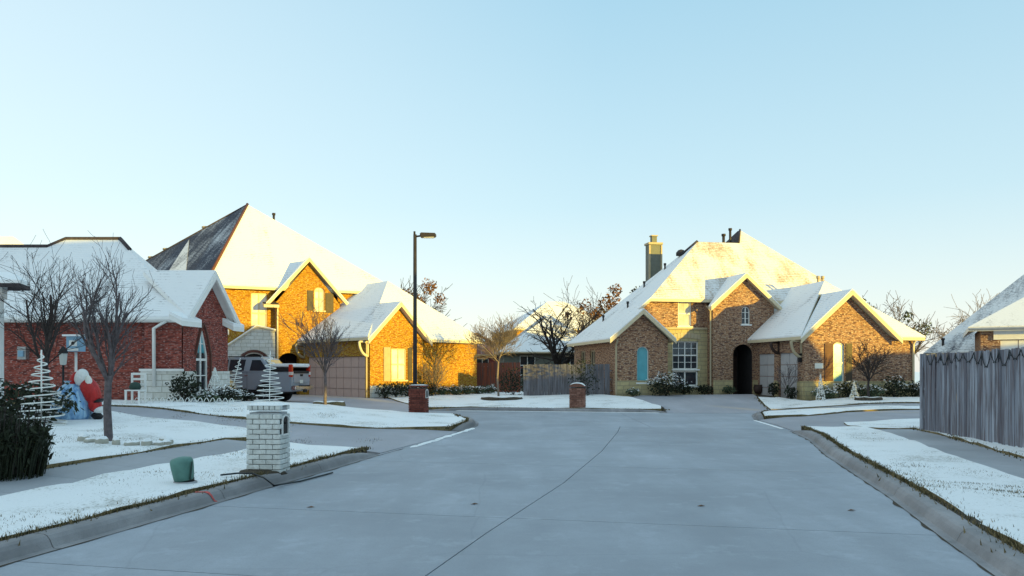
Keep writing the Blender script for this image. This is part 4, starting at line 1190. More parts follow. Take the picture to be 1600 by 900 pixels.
# ---------------------------------------------------------------- plain hip-roofed houses
def hip_house(label, F, W_, D_, base, eave, ridge, wall, roofm, fascia, wins=(), inset=None, trimw='trim_white', oh=0.4, sidem=None, name='house'):
    root = thing(name, label, 'house', F(W_ / 2, D_ / 2, base))
    c = [(0, 0), (W_, 0), (W_, D_), (0, D_)]
    mb = MB(); ws = []
    for i in range(4):
        a, b = c[i], c[(i + 1) % 4]
        L = math.hypot(a[0] - b[0], a[1] - b[1])
        ws.append(Wall(F(a[0], a[1], 0), F(b[0], b[1], 0), [(0, base), (L, base), (L, eave - .03), (0, eave - .03)]))
    for wi, lp, gl in wins: window(root, ws[wi], lp, M[gl], M[trimw])
    for w in ws: w.emit(mb)
    mb.build('wall', wall, root)
    R = Roof(); k = D_ / 2 + oh
    if inset is None: inset = (k, k)
    P = [F(-oh, -oh, eave), F(W_ + oh, -oh, eave), F(W_ + oh, D_ + oh, eave), F(-oh, D_ + oh, eave)]
    r0 = F(-oh + inset[0], D_ / 2, ridge); r1 = F(W_ + oh - inset[1], D_ / 2, ridge)
    R.plane([P[0], P[1], r1, r0], 0); R.plane([P[1], P[2], r1], 0); R.plane([P[2], P[3], r0, r1], 0); R.plane([P[3], P[0], r0], 0 if sidem is None else 1)
    R.build(root, [roofm] + ([sidem] if sidem else []), fascia)
    for i, w in enumerate(ws):
        if i: continue
        gutter(root, [F(-oh, -oh - 0.06, eave - 0.1), F(W_ + oh, -oh - 0.06, eave - 0.1)], fascia)
    return root, ws

def house_fence():
    """house behind the tall fence at right"""
    root = thing('house', 'house with shaded snowy roof behind the tall grey fence', 'house', (27, 42, 0.1))
    R = Roof()
    e1 = Vector((23.5, 45.5, 2.75)); e0 = e1 + Vector((.669, -.743, 0)) * 11; r1 = Vector((31.3, 47.2, 8.2)); r0 = r1 + Vector((.669, -.743, 0)) * 7
    b0 = e0 + Vector((.743, .669, 0)) * 15; b1 = e1 + Vector((.743, .669, 0)) * 15
    R.plane([e0, e1, r1, r0], 0); R.plane([e1, b1, r1], 1); R.plane([e0, b0, r0], 1); R.plane([b0, b1, r1, r0], 1)
    R.build(root, [M['roof_mid'], M['roof_snow']], M['trim_tan'])
    mb = MB()
    c = [e1.lerp(b0, .03), e0.lerp(b1, .03), b0.lerp(e1, .03), b1.lerp(e0, .03)]
    for i in range(4):
        a, b = c[i], c[(i + 1) % 4]; L = (Vector((a.x, a.y)) - Vector((b.x, b.y))).length
        Wall(a, b, [(0, .1), (L, .1), (L, 2.8), (0, 2.8)]).emit(mb)
    mb.build('wall', M['brick_brown'], root)
    F = Frame(21.3, 36.2, -28)                # garage wing with white door
    wf = Wall(F(0, 0, 0), F(7.5, 0, 0), [(0, 0.1), (7.5, 0.1), (7.5, 3.65), (0, 3.65)])
    wl = Wall(F(0, 6, 0), F(0, 0, 0), [(0, 0.1), (6, 0.1), (6, 3.65), (0, 3.65)])
    wf.hole(rect(0.75, 6.4, 0.1, 3.1))
    mb = MB(); wf.emit(mb); wl.emit(mb); mb.build('wall', M['brick_brown'], root)
    panel_door(root, wf, 0.75, 6.4, 0.1, 3.1, M['trim_white'], 4, 8)
    m = MB(); wall_box(m, wf, 0.5, 6.7, 3.12, 3.62, 0.003, 0.06); m.build('door_lintel', M['trim_white'], root)
    R = Roof()
    R.plane([F(-.5, -.55, 3.7), F(8, -.55, 3.7), F(4.8, 4.2, 5.9), F(3, 4.2, 5.9)], 0)
    R.plane([F(-.5, 8, 3.7), F(-.5, -.55, 3.7), F(3, 4.2, 5.9), F(3, 8, 5.9)], 0)
    R.plane([F(8, -.55, 3.7), F(8, 8, 3.7), F(4.8, 8, 5.9), F(4.8, 4.2, 5.9)], 0)
    R.build(root, [M['roof_snow']], M['trim_white'], name='garage_roof')
    gutter(root, [F(-.5, -.62, 3.6), F(8, -.62, 3.6)], M['galv'], 0.06)
    for t, q in ((.2, .3), (.28, .3), (.05, .08)): pipe_vent(root, e1.lerp(e0, t).lerp(r1.lerp(r0, t), q), 0.3, 0.07)
    return root
house_fence()

# background house in the centre and the ones beyond
hip_house('small house with blue shaded roof between the two big houses', Frame(-0.6, 61, 4), 7.5, 8, .4, 3.2, 6.3, M['siding'], M['roof_snow'], M['trim_tan'],
          [(0, rect(4.3, 5.9, 1.4, 2.9), 'glass'), (0, rect(1.2, 2.4, 1.4, 2.9), 'glass')])
hip_house('distant brown roofed house glowing behind the red plank fence', Frame(-7.4, 75, 0), 7.2, 8, .4, 3.3, 5.5, M['brick_red'], M['roof_brown'], M['trim_tan'], [(0, rect(4, 5.2, 1.4, 2.9), 'glass')])
hip_house('distant house whose sunlit roof shows through the oak branches', Frame(0.5, 84, 15), 12, 10, .4, 6.2, 9.6, M['brick_orange'], M['roof_snow'], M['trim_cream'],
          [(0, rect(3, 4.2, 3.6, 5.4), 'curtain_glare'), (0, rect(7, 8.2, 3.6, 5.4), 'curtain_glare')])
hip_house('distant house with sunlit snowy roof rising behind the red brick house', Frame(-48, 56, 4), 18.5, 11, .4, 6.6, 10.75, M['brick_orange'], M['roof_patchy'], M['trim_cream'],
          [(0, rect(3, 4.2, 3.6, 5.4), 'curtain_glare')], inset=(6, 0.5))
hip_house('house peak with pale sunlit roof at the far left edge', Frame(-56, 68, 0), 16, 14, .4, 7.0, 14.4, M['brick_orange'], M['roof_snow'], M['trim_cream'], [])

# unseen neighbours beside and behind the camera, added and shaped to cast the shade
CP, SP = math.cos(PHI), math.sin(PHI)
def SC(c, s): return (CP * c + SP * s, SP * c - CP * s)
ANG = math.degrees(PHI)
o = SC(-4, 26)  # unseen tall block, sized to shade the red house and near yard
hip_house('unseen two storey brick house added behind the camera to shade street and red house', Frame(o[0], o[1], ANG), 21, 11, .2, 6.4, 11.0, M['brick_brown'], M['roof_snow'], M['trim_cream'],
          [(2, rect(2, 3.2, 3.9, 5.5), 'glass'), (2, rect(6, 7.2, 3.9, 5.5), 'glass'), (0, rect(3, 4.5, 1, 2.6), 'glass')], inset=(3, 2.0), name='brick_house')
o = SC(17.8, 26)  # unseen extra block, added to shade the porch of the yellow house
hip_house('unseen narrow gabled brick house added at right to shade the stone porch', Frame(o[0], o[1], ANG), 5.1, 10, .2, 5.4, 9.0, M['brick_red'], M['roof_snow'], M['trim_cream'],
          [(2, rect(2, 3.2, 3.4, 5.0), 'glass')], inset=(0.5, 0.5), name='brick_house')
o = SC(23.8, 18)  # unseen low block, ridge set so shade stops low on the yellow garage
hip_house('unseen low brick house added right of the camera to shade the street', Frame(o[0], o[1], ANG), 7.1, 9, .2, 3.2, 4.6, M['brick_red'], M['roof_snow'], M['trim_cream'],
          [(2, rect(2, 3.4, 1.2, 2.8), 'glass')], inset=(0.6, 0.6), name='brick_house')
o = SC(31.2, 30)  # unseen tall block, hip shaped to shade the right house's left gable
hip_house('unseen tall gabled brick house added right of the fence to cast shade', Frame(o[0], o[1], ANG), 4.1, 9, .2, 5.1, 8.9, M['brick_brown'], M['roof_snow'], M['trim_cream'],
          [(2, rect(1.2, 2.6, 1.2, 2.8), 'glass')], inset=(0.5, 2.3), name='brick_house')
o = SC(35.8, 20)  # unseen low block, added to shade the right garage gable and white door
hip_house('unseen low garage block added beyond the fence to shade the right garage gable', Frame(o[0], o[1], ANG), 10.5, 8, .2, 2.9, 4.8, M['brick_red'], M['roof_snow'], M['trim_cream'], [], inset=(2.2, 3), name='garage')

# ================================================================== STREET FURNITURE, PLANTS, VEHICLE
def on(px, py):
    """ground point seen at that spot of the photograph"""
    z = 0.2
    for _ in range(25):
        Y = (1.7 - z) * 1244 / (py - 580); X = ax(px, Y); z = z * 0.5 + G(X, Y) * 0.5
    return Vector((X, Y, z))

# ---------------------------------------------------------------- brick mailboxes
def box_mesh(name, d, mat, bev=0.006, jit=0.0):
    bm = bmesh.new(); bmesh.ops.create_cube(bm, size=1.0)
    for v in bm.verts: v.co = Vector((v.co.x * d[0], v.co.y * d[1], v.co.z * d[2])) + Vector((random.uniform(-jit, jit), random.uniform(-jit, jit), random.uniform(-jit, jit)))
    if bev: bmesh.ops.bevel(bm, geom=bm.edges[:], offset=bev, segments=1, affect='EDGES')
    me = bpy.data.meshes.new(name); bm.to_mesh(me); bm.free(); me.materials.append(mat); return me

def mailbox(label, loc, rz, wx, dy, h, bmat, mmat, arched, snow_top):
    """brick pillar letter box: every brick its own block; the slot faces +x (the street)"""
    root = thing('mailbox', label, 'mailbox', loc, rz=rz)
    bl, bh, bd = 0.2, 0.068, 0.05; pitch = 0.078
    core = MB(); core.box((0, 0, h / 2 - .02), (wx - 0.07, dy - 0.07, h - 0.04)); core.build('mortar_core', mmat, root, local=True)
    full = [box_mesh('brick', (bl, bd, bh), bmat, 0.006, 0.002) for _ in range(3)]
    half = [box_mesh('brick', (bl / 2 - .005, bd, bh), bmat, 0.006, 0.002) for _ in range(2)]
    rows = int(h / pitch)
    slot = (h * 0.62, h * 0.90)
    def put(me, x, y, z, a, sx=1.0):
        o = bpy.data.objects.new('brick', me); link(o, root); o.location = (x, y, z); o.rotation_euler = (0, 0, a); o.scale.x = sx
    for r in range(rows):
        z = pitch * (r + 0.5)
        for side in range(4):
            L = wx if side % 2 == 0 else dy
            off = (wx if side % 2 else dy) / 2 - bd / 2
            x = -L / 2 + (0 if (r + side) % 2 else -(bl + .01) / 2)
            while x < L / 2 - 0.02:
                a0 = max(x, -L / 2 + (0.0)); a1 = min(x + bl, L / 2)
                if a1 - a0 > 0.03:
                    c = (a0 + a1) / 2; w = a1 - a0
                    skip = side == 1 and slot[0] < z < slot[1] and abs(c) < dy * 0.34 + w * 0.2
                    if not skip:
                        me = random.choice(full) if w > bl * 0.7 else random.choice(half)
                        base = bl if w > bl * 0.7 else bl / 2 - .005
                        pr = random.uniform(-.003, .003)
                        if side == 0: p = (c, -off + pr)
                        elif side == 1: p = (off + pr, c)
                        elif side == 2: p = (-c, off + pr)
                        else: p = (-off + pr, -c)
                        put(me, p[0], p[1], z, side * math.pi / 2, w / base)
                x += bl + 0.01
    # letter door in its cast frame, on the street side
    zc = (slot[0] + slot[1]) / 2; hh = (slot[1] - slot[0]) / 2 + .01; hw = dy * 0.30
    fr = MB(); x0 = wx / 2 - 0.02
    pts = [(-hw, zc - hh), (hw, zc - hh), (hw, zc + hh * 0.5)] + [(hw * math.cos(t), zc + hh * 0.5 + hh * 0.5 * math.sin(t)) for t in (0.6, 1.2, 1.57, 1.94, 2.54)] + [(-hw, zc + hh * 0.5)]
    for i in range(len(pts)):
        a, b = pts[i], pts[(i + 1) % len(pts)]
        fr.tube([(x0 + .022, a[0], a[1]), (x0 + .022, b[0], b[1])], 0.016, 4, smooth=False)
    fr.build('door_frame', M['trim_white'] if not arched else bmat, root, local=True)
    d = MB(); d.poly([(x0 + 0.012, y, z) for y, z in pts]); d.box((x0 + .03, 0, zc + hh * .2), (0.025, 0.06, 0.02)); d.build('letter_door', M['metal_black'], root, local=True)
    cap = MB()
    if arched:
        n = 8; q = []
        for k in range(n + 1):
            t = math.pi * k / n; q.append((wx / 2 * 1.02 * math.cos(t), h + 0.15 * math.sin(t)))
        for k in range(n):
            a, b = q[k], q[k + 1]
            cap.poly([(a[0], -dy / 2, a[1]), (b[0], -dy / 2, b[1]), (b[0], dy / 2, b[1]), (a[0], dy / 2, a[1])], 0, True)
        cap.poly([(x, -dy / 2, z) for x, z in q]); cap.poly([(x, dy / 2, z) for x, z in q[::-1]])
        cap.build('rounded_cap', bmat, root, local=True)
        top = h + 0.15
    else:
        n = 6
        for k in range(n):
            x = -wx / 2 + (k + .5) * wx / n
            o = bpy.data.objects.new('cap_brick', half[0]); link(o, root); o.location = (x, -dy / 2 + 0.06, h + 0.035); o.scale = (wx / n / (bl / 2) * .95, 2.3, 1.0)
            o = bpy.data.objects.new('cap_brick', half[1]); link(o, root); o.location = (x, dy / 2 - 0.06, h + 0.035); o.scale = (wx / n / (bl / 2) * .95, 2.3, 1.0)
        mid = MB(); mid.box((0, 0, h + .02), (wx * .9, dy * .8, 0.06)); mid.build('cap_core', mmat, root, local=True)
        top = h + 0.068
    if snow_top:
        s = MB(); nx, ny = 8, 6; g = {}
        for i in range(nx + 1):
            for j in range(ny + 1):
                x = (i / nx - .5) * wx * .99; y = (j / ny - .5) * dy * .99
                e = min(i, nx - i, j * 1.3, (ny - j) * 1.3)
                base = h + 0.15 * math.sqrt(max(0, 1 - (2 * x / wx / 1.03) ** 2)) if arched else top
                g[i, j] = Vector((x, y, base + (0.0 if e == 0 else snow_top * (0.6 + .4 * min(1, e / 2)) + random.uniform(-.006, .006))))
        for i in range(nx):
            for j in range(ny): s.poly([g[i, j], g[i + 1, j], g[i + 1, j + 1], g[i, j + 1]], 0, True)
        s.build('snow_cap', M['snow'], root, local=True)
    return root
random.seed(3)
mailbox('white painted brick mailbox pillar beside the left kerb', (-3.82, 12.5, 0.10), rad(-5), 0.54, 0.42, 1.0, M['brick_white'], M['mortar_grey'], False, 0.04)
mailbox('dark red brick mailbox at the foot of the lamp post', (-3.42, 29.2, 0.12), rad(-10), 0.62, 0.5, 1.0, M['brick_dark'], M['mortar_brown'], False, 0.02)
mailbox('tan brick mailbox with rounded snowy top by the grey plank fence', (2.78, 33.75, 0.12), rad(-12), 0.64, 0.5, 0.92, M['brick_tan'], M['mortar_brown'], True, 0.03)
# mulch and soil at the foot of the white mailbox
m = MB(); m.lathe([(0.40, -0.02), (0.33, 0.03), (0.2, 0.05)], (-3.9, 12.42, G(-3.9, 12.42) - .005), 14)
tag(m.build('mulch_bed', M['soil']), 'bare brown earth round the foot of the white mailbox', 'mulch bed')

# ---------------------------------------------------------------- street lamp
def street_lamp():
    x, y = ax(648.5, 30.3), 30.3; z = G(x, y)
    r = thing('street_lamp', 'tall dark street lamp with a box lantern on a short arm', 'street lamp', (x, y, z))
    m = MB(); m.lathe([(0.2, 0), (0.2, 0.1), (0.13, 0.14), (0.11, 0.5)], (x, y, z), 12); m.build('base', M['metal_dark'], r)
    m = MB(); m.tube([(x, y, z + .1), (x, y, 3.5), (x, y, 6.9)], [0.085, 0.075, 0.065], 10); m.build('pole', M['metal_dark'], r)
    m = MB(); m.tube([(x, y, 6.82), (x + .3, y, 6.86)], 0.035, 6); m.build('arm', M['metal_dark'], r)
    bm = bmesh.new(); bmesh.ops.create_cube(bm, size=1)
    for v in bm.verts: v.co = Vector((v.co.x * .6 + x + .5, v.co.y * .34 + y, v.co.z * (.18 if v.co.x < 0 else .14) + 6.87))
    bmesh.ops.bevel(bm, geom=bm.edges[:], offset=0.03, segments=2, affect='EDGES')
    me = bpy.data.meshes.new('lamp_head'); bm.to_mesh(me); bm.free(); me.materials.append(M['metal_dark'])
    for v in me.vertices: v.co -= r.location
    h = link(bpy.data.objects.new('lamp_head', me), r)
    m = MB(); m.box((x + .53, y, 6.785), (0.38, .24, .03)); m.build('lens', M['lens'], h)
    m = MB(); m.tube([(x - .02, y, 6.9), (x - .02, y, 7.02)], 0.04, 8); m.build('photocell', M['metal_black'], r)
street_lamp()

# ---------------------------------------------------------------- fences
def plank_fence(label, pts, h, pw, mat, zf, post_side=1, seed=1, cap=False):
    rnd = random.Random(seed)
    p0 = Vector((pts[0][0], pts[0][1], 0))
    root = thing('plank_fence', label, 'fence', (p0.x, p0.y, zf(p0.x, p0.y)))
    base_me = []
    for k in range(5):
        m = MB(); hh = h * (1 + rnd.uniform(-.006, .006)); w = pw - .008
        top = [(-w / 2, hh), (-w / 2 + .02, hh + .0), (w / 2 - .02, hh), (w / 2, hh - rnd.uniform(0, .015))]
        P = [(-w / 2, 0.0)] + [(w / 2, 0.0)] + top[::-1]
        f = [(x, -.009, z) for x, z in P]; b = [(x, .009, z) for x, z in P]
        m.poly(f); m.poly(b[::-1])
        for i in range(len(P)): m.poly([f[(i + 1) % len(P)], f[i], b[i], b[(i + 1) % len(P)]])
        o = m.build('plank_source', mat); base_me.append(o.data); bpy.data.objects.remove(o)
    for i in range(len(pts) - 1):
        a = Vector(pts[i]); b = Vector(pts[i + 1]); d = b - a; L = d.length; d.normalize(); n = int(L / pw); ang = math.atan2(d.y, d.x)
        for k in range(n):
            c = a + d * (k + .5) * pw
            o = bpy.data.objects.new('plank', base_me[rnd.randrange(5)]); link(o, root)
            off = rnd.uniform(-.008, .008)
            o.location = (c.x - d.y * off - p0.x, c.y + d.x * off - p0.y, zf(c.x, c.y) + rnd.uniform(-.022, .022) - root.location.z + .02)
            o.rotation_euler = (rnd.gauss(0, .006), rnd.gauss(0, .005), ang + rnd.gauss(0, .03) + (math.pi if rnd.random() < .5 else 0))
        nrm = Vector((-d.y, d.x)) * post_side
        for hz in (0.35, h * .55, h - .3):
            m = MB(); q = [a + nrm * .035, b + nrm * .035]
            m.tube([(q[0].x, q[0].y, zf(a.x, a.y) + hz), (q[1].x, q[1].y, zf(b.x, b.y) + hz)], .04, 4, smooth=False); m.build('rail', mat, root)
        for k in range(int(L / 2.4) + 1):
            c = a + d * min(L, k * 2.4 + .05) + nrm * .1
            m = MB(); m.tube([(c.x, c.y, zf(c.x, c.y) - .1), (c.x, c.y, zf(c.x, c.y) + h - .05)], .06, 4, smooth=False); m.build('post', mat, root)
    return root
FZ = lambda x, y: G(x, y)
plank_fence('tall weathered grey plank fence along the right sidewalk hung with dark light strings', [(9.1, 8.5), (10.85, 21.0)], 1.98, 0.142, M['fence_grey'], FZ, -1, 4)
plank_fence('grey plank fence turning off behind the right fence corner', [(10.93, 21.06), (17, 22.2)], 1.98, 0.142, M['fence_grey'], FZ, -1, 5)
plank_fence('low old grey plank fence between the dark bush and right house', [(ax(818, 40.2), 40.2), (4.8, 38.5)], 1.6, 0.14, M['fence_old'], lambda x, y: .42, 1, 6)
plank_fence('red brown plank fence glowing in the sun beside the yellow house', [(ax(742, 48.5), 48.5), (ax(816, 46.5), 46.5)], 1.75, 0.14, M['fence_red'], lambda x, y: .45, 1, 7)
# cut the corner post
m = MB(); m.tube([(10.86, 21.07, .1), (10.86, 21.07, 2.16)], .07, 4, smooth=False)
tag(m.build('fence_post', M['fence_grey']), 'square corner post where the tall grey fence turns', 'post')
random.seed(8)
m = MB(); a = Vector((9.1, 8.5)); b = Vector((10.85, 21.0)); d = (b - a).normalized(); L = (b - a).length; nn = Vector((-d.y, d.x)) * .03
s_ = 0.3; P = lambda t, z: (a.x + d.x * t + nn.x, a.y + d.y * t + nn.y, G(a.x + d.x * t, a.y + d.y * t) + z)
while s_ < L - .5:
    w = random.uniform(.36, .58); dr = random.uniform(.16, .36); zt = 1.99
    m.tube([P(s_ + w * k / 8, zt - .02 - dr * (1 - (k / 4 - 1) ** 2)) for k in range(9)], .009, 4)
    if random.random() < .55: m.tube([P(s_, zt), P(s_ + .01, zt - random.uniform(.15, .4))], .008, 4)
    for k in range(1, 8, 2): m.lathe([(.004, -.02), (.014, -.01), (.01, .015)], P(s_ + w * k / 8, zt - .04 - dr * (1 - (k / 4 - 1) ** 2)), 5)
    s_ += w
tag(m.build('string_lights', M['dark_wire']), 'dark unlit light strings draped in loops along the tall fence top', 'string lights')

# ---------------------------------------------------------------- trees
def branches(mb, p, d, L, r, lv, rnd, par):
    n = 4 if lv < 2 else 3
    pts = [p.copy()]; rs = [r]; q = p.copy(); dd = d.copy()
    end = r * (0.55 if lv < par['lv'] else 0.35)
    for k in range(n):
        dd = (dd + Vector((rnd.gauss(0, par['wob']), rnd.gauss(0, par['wob']), rnd.gauss(0, par['wob'] * .6) + par['up']))).normalized()
        q = q + dd * L / n; pts.append(q.copy()); rs.append(max(par['rmin'], r + (end - r) * (k + 1) / n))
    mb.tube(pts, rs, 6 if r > .03 else (4 if r > .012 else 3), cap=lv == 0)
    if lv >= par['lv']: return
    nc = par['n'][lv]
    for c in range(nc):
        t = par['t0'] + (1 - par['t0']) * (c + rnd.uniform(.1, .9)) / nc
        i = min(n - 1, int(t * n)); f = t * n - i
        bp = pts[i].lerp(pts[i + 1], f); br = rs[i] + (rs[i + 1] - rs[i]) * f
        ax_ = (pts[i + 1] - pts[i]).normalized()
        o = ax_.orthogonal().normalized(); o.rotate(Matrix.Rotation(rnd.uniform(0, 6.283), 3, ax_))
        a = rad(rnd.uniform(*par['ang']))
        nd = (ax_ * math.cos(a) + o * math.sin(a)).normalized()
        branches(mb, bp, nd, L * rnd.uniform(*par['len']), max(par['rmin'], br * rnd.uniform(.5, .7)), lv + 1, rnd, par)

def tree(name, label, loc, h, th, tr, seed, mat, n=(6, 6, 6), lv=3, ang=(18, 42), ln=(.5, .75), wob=.08, up=.06, rmin=.006, stems=5, spread=25, lean=(0, 0), leaf=None, leafn=0, clump=None, t0=.15, group=None):
    rnd = random.Random(seed); loc = Vector(loc)
    root = thing(name, label, 'tree', loc, group)
    m = MB(); top = loc + Vector((lean[0] * th, lean[1] * th, th))
    mid = loc.lerp(top, .5) + Vector((rnd.gauss(0, .02), rnd.gauss(0, .02), 0)) * th
    m.tube([loc - Vector((0, 0, .1)), loc + Vector((0, 0, .08)), mid, top], [tr * 1.35, tr * 1.1, tr, tr * .85], 9)
    m.build('trunk', mat, root)
    mb = MB(); par = dict(n=n, lv=lv - 1, ang=ang, len=ln, wob=wob, up=up, rmin=rmin, t0=t0)
    for k in range(stems):
        az_ = 6.283 * (k + rnd.uniform(-.3, .3)) / stems; a = rad(spread * rnd.uniform(.5, 1.2)) if k else rad(spread * .15)
        d = Vector((math.sin(a) * math.cos(az_), math.sin(a) * math.sin(az_), math.cos(a)))
        branches(mb, top - Vector((0, 0, tr * .8)) - Vector((0, 0, rnd.uniform(0, th * .18))), d, (h - th) * rnd.uniform(.5, .68), tr * rnd.uniform(.45, .62), 0, rnd, par)
    cr = mb.build('crown', mat, root)
    if leaf and leafn:
        lm = MB(); vs = [v.co for v in cr.data.vertices]
        zmax = max(v.z for v in vs)
        for _ in range(leafn):
            v = rnd.choice(vs) + loc
            if v.z < loc.z + th: continue
            leaf_quad(lm, v + Vector((rnd.gauss(0, .05), rnd.gauss(0, .05), rnd.gauss(0, .05))), rnd.uniform(.03, .06) * (h / 4) ** .5, rnd)
        lm.build('leaves', leaf, root)
    if clump:
        for (dx, dy, dz, rr, cm, cn) in clump:
            lm = MB(); c = loc + Vector((dx, dy, dz))
            for _ in range(cn):
                v = Vector((rnd.gauss(0, 1), rnd.gauss(0, 1), rnd.gauss(0, .9))); v = v.normalized() * rr * rnd.random() ** .45 * (1 + .35 * noise.noise(v * 1.5))
                leaf_quad(lm, c + v, rnd.uniform(.10, .2), rnd)
            lm.build('leaf_clump', cm, root, 'stuff')
    return root
def leaf_quad(m, c, s, rnd, elong=1.6, mi=0, up=None):
    n = Vector((rnd.gauss(0, 1), rnd.gauss(0, 1), rnd.gauss(0, 1)))
    if up is not None: n = n * (1 - up) + Vector((0, 0, 2 * up))
    n.normalize(); a = n.orthogonal().normalized(); a.rotate(Matrix.Rotation(rnd.uniform(0, 6.28), 3, n)); b = n.cross(a)
    i = len(m.v)
    m.v.extend([c - a * s * elong * .5, c + b * s * .4, c + a * s * elong * .5, c - b * s * .4])
    m.f.append((i, i + 1, i + 2, i + 3)); m.mi.append(mi); m.sm.append(False)

p = on(170, 690); T1 = p
tree('bare_tree', 'bare upright tree on the snowy lawn right of the inflatable figure', p, 3.75, 1.25, .072, 11, M['bark'], n=(5, 5, 3), lv=4, ang=(12, 38), ln=(.38, .72), up=.06, wob=.14, rmin=.0032, stems=7, spread=21)
p = Vector((ax(72, 19.5), 19.5, G(ax(72, 19.5), 19.5)))
tree('bare_tree', 'bare branching tree behind the dark hedge and spiral wire tree', p, 4.3, 1.3, .075, 23, M['bark_dark'], n=(5, 5, 3), lv=4, ang=(16, 48), ln=(.4, .76), up=.03, wob=.15, rmin=.004, stems=6, spread=30)
p = on(508, 634)
tree('bare_tree', 'slim bare tree in front of the beige garage door', p, 4.2, 1.35, .058, 31, M['bark'], n=(7, 5, 3), lv=4, ang=(16, 38), ln=(.36, .66), up=.07, wob=.1, rmin=.0055, stems=7, spread=26)
X = ax(655, 70)
tree('bare_tree', 'distant tree with brown leaf clumps rising behind the yellow garage roof', (X, 70, .4), 9.6, 3.6, .2, 41, M['bark_dark'], n=(6, 6, 4), lv=4, ang=(22, 55), ln=(.45, .75), up=.03, wob=.14, rmin=.02, stems=6, spread=48,
     clump=[(0.9, 0, 8.7, .75, M['leaf_brown'], 260), (-1.2, 0, 7.9, .7, M['leaf_brown'], 200), (-2.3, .5, 7.2, .8, M['leaf_brown'], 160), (1.2, 0, 6.4, .5, M['leaf_dark'], 120), (2.6, 0, 5.3, .5, M['leaf_dark'], 120), (-.2, 0, 7.4, .8, M['leaf_brown'], 240), (.2, 0, 6.2, .8, M['leaf_brown'], 160), (-1.0, 0, 6.6, .9, M['leaf_brown'], 180), (1.8, 0, 7.6, .6, M['leaf_brown'], 120)])
p = on(779, 621)
tree('bare_tree', 'young pale trunked tree in a ring bed before the red fence', p, 4.0, 1.9, .05, 53, M['bark_pale'], n=(8, 6, 4), lv=4, ang=(18, 50), ln=(.45, .78), up=.05, wob=.08, rmin=.007, stems=6, spread=42)
X = ax(866, 52)
tree('oak_tree', 'crooked dark oak spreading over the small blue roofed house', (X, 52, .4), 6.6, 2.0, .22, 67, M['bark_dark'], n=(5, 4, 4), lv=4, ang=(25, 62), ln=(.4, .74), up=.02, wob=.24, rmin=.011, stems=6, spread=62, lean=(.12, 0))
X = ax(905, 66)
tree('bare_tree', 'tangled bare tree between the oak and the tan chimney', (X, 66, .4), 7.6, 2.5, .2, 71, M['bark'], n=(6, 5, 4), lv=4, ang=(22, 58), ln=(.42, .75), up=.03, wob=.16, rmin=.014, stems=7, spread=48,
     clump=[(0.3, 0, 6.6, .7, M['leaf_brown'], 120), (-1.0, 0, 6.0, .5, M['leaf_brown'], 70)])
X = ax(955, 62)
tree('bare_tree', 'tree with a dense brown leaf clump left of the tan chimney', (X, 62, .4), 8.4, 2.5, .18, 83, M['bark_dark'], n=(6, 4, 4), lv=4, ang=(20, 52), ln=(.42, .75), up=.04, wob=.14, rmin=.014, stems=6, spread=42,
     clump=[(0.0, 0, 6.5, .95, M['leaf_brown'], 380), (.3, 0, 7.6, .55, M['leaf_brown'], 140), (2.0, 0, 7.4, .5, M['leaf_dark'], 160), (-1.1, 0, 5.6, .7, M['leaf_brown'], 160)])
X = ax(1410, 62)
tree('bare_tree', 'bare wide tree behind the right house garage roof', (X, 62, .4), 7.4, 2.0, .18, 97, M['bark'], n=(6, 5, 4), lv=4, ang=(25, 58), ln=(.42, .75), up=.02, wob=.15, rmin=.014, stems=6, spread=50, clump=[(1.6, 0, 4.6, .8, M['leaf_green'], 200), (.4, 0, 5.6, .5, M['leaf_green'], 80)])
X = ax(1338, 66)
tree('leafy_tree', 'dark leafy tree top peeking over the right house garage ridge', (X, 66, .4), 8.4, 3.0, .2, 101, M['bark_dark'], n=(5, 5), lv=3, ang=(25, 55), ln=(.45, .7), up=.02, wob=.14, rmin=.016, stems=6, spread=40, clump=[(0, 0, 6.9, .8, M['leaf_dark'], 260), (1.1, 0, 6.3, .6, M['leaf_dark'], 180)])
X = ax(1502, 74)
tree('bare_tree', 'faint bare tree top behind the shaded roof left of the taller one', (X, 74, .4), 7.2, 2.5, .18, 113, M['bark_pale'], n=(5, 4, 4), lv=4, ang=(22, 52), ln=(.42, .75), up=.03, wob=.14, rmin=.016, stems=6, spread=44)
X = ax(1552, 76)
tree('bare_tree', 'taller bare tree top rising behind the shaded right roof slope', (X, 76, .4), 9.2, 3, .18, 127, M['bark_pale'], n=(5, 4, 4), lv=4, ang=(22, 52), ln=(.42, .75), up=.03, wob=.14, rmin=.016, stems=6, spread=44)
p = on(1357, 624)
tree('small_tree', 'small tree with few red brown leaves before the right garage gable', p, 2.75, .85, .05, 131, M['bark_dark'], n=(7, 6, 4), lv=3, ang=(22, 52), ln=(.42, .75), up=.03, wob=.1, rmin=.008, stems=6, spread=45, leaf=M['leaf_brown'], leafn=420)
p = Vector((12.45, 36.0, G(12.45, 36.0)))
tree('bare_shrub', 'thin bare crape shrub in front of the right side garage doors', p, 1.9, .3, .025, 137, M['bark'], n=(5, 4), lv=3, ang=(14, 36), ln=(.45, .7), up=.06, wob=.08, rmin=.007, stems=5, spread=24)
p = Vector((ax(683, 42), 41.0, G(ax(683, 42), 41.0)))
tree('bare_shrub', 'reddish bare shrub against the sunlit yellow brick wall', p, 1.9, .2, .03, 139, M['bark_pale'], n=(8, 6), lv=3, ang=(14, 38), ln=(.45, .7), up=.06, wob=.1, rmin=.007, stems=9, spread=34)

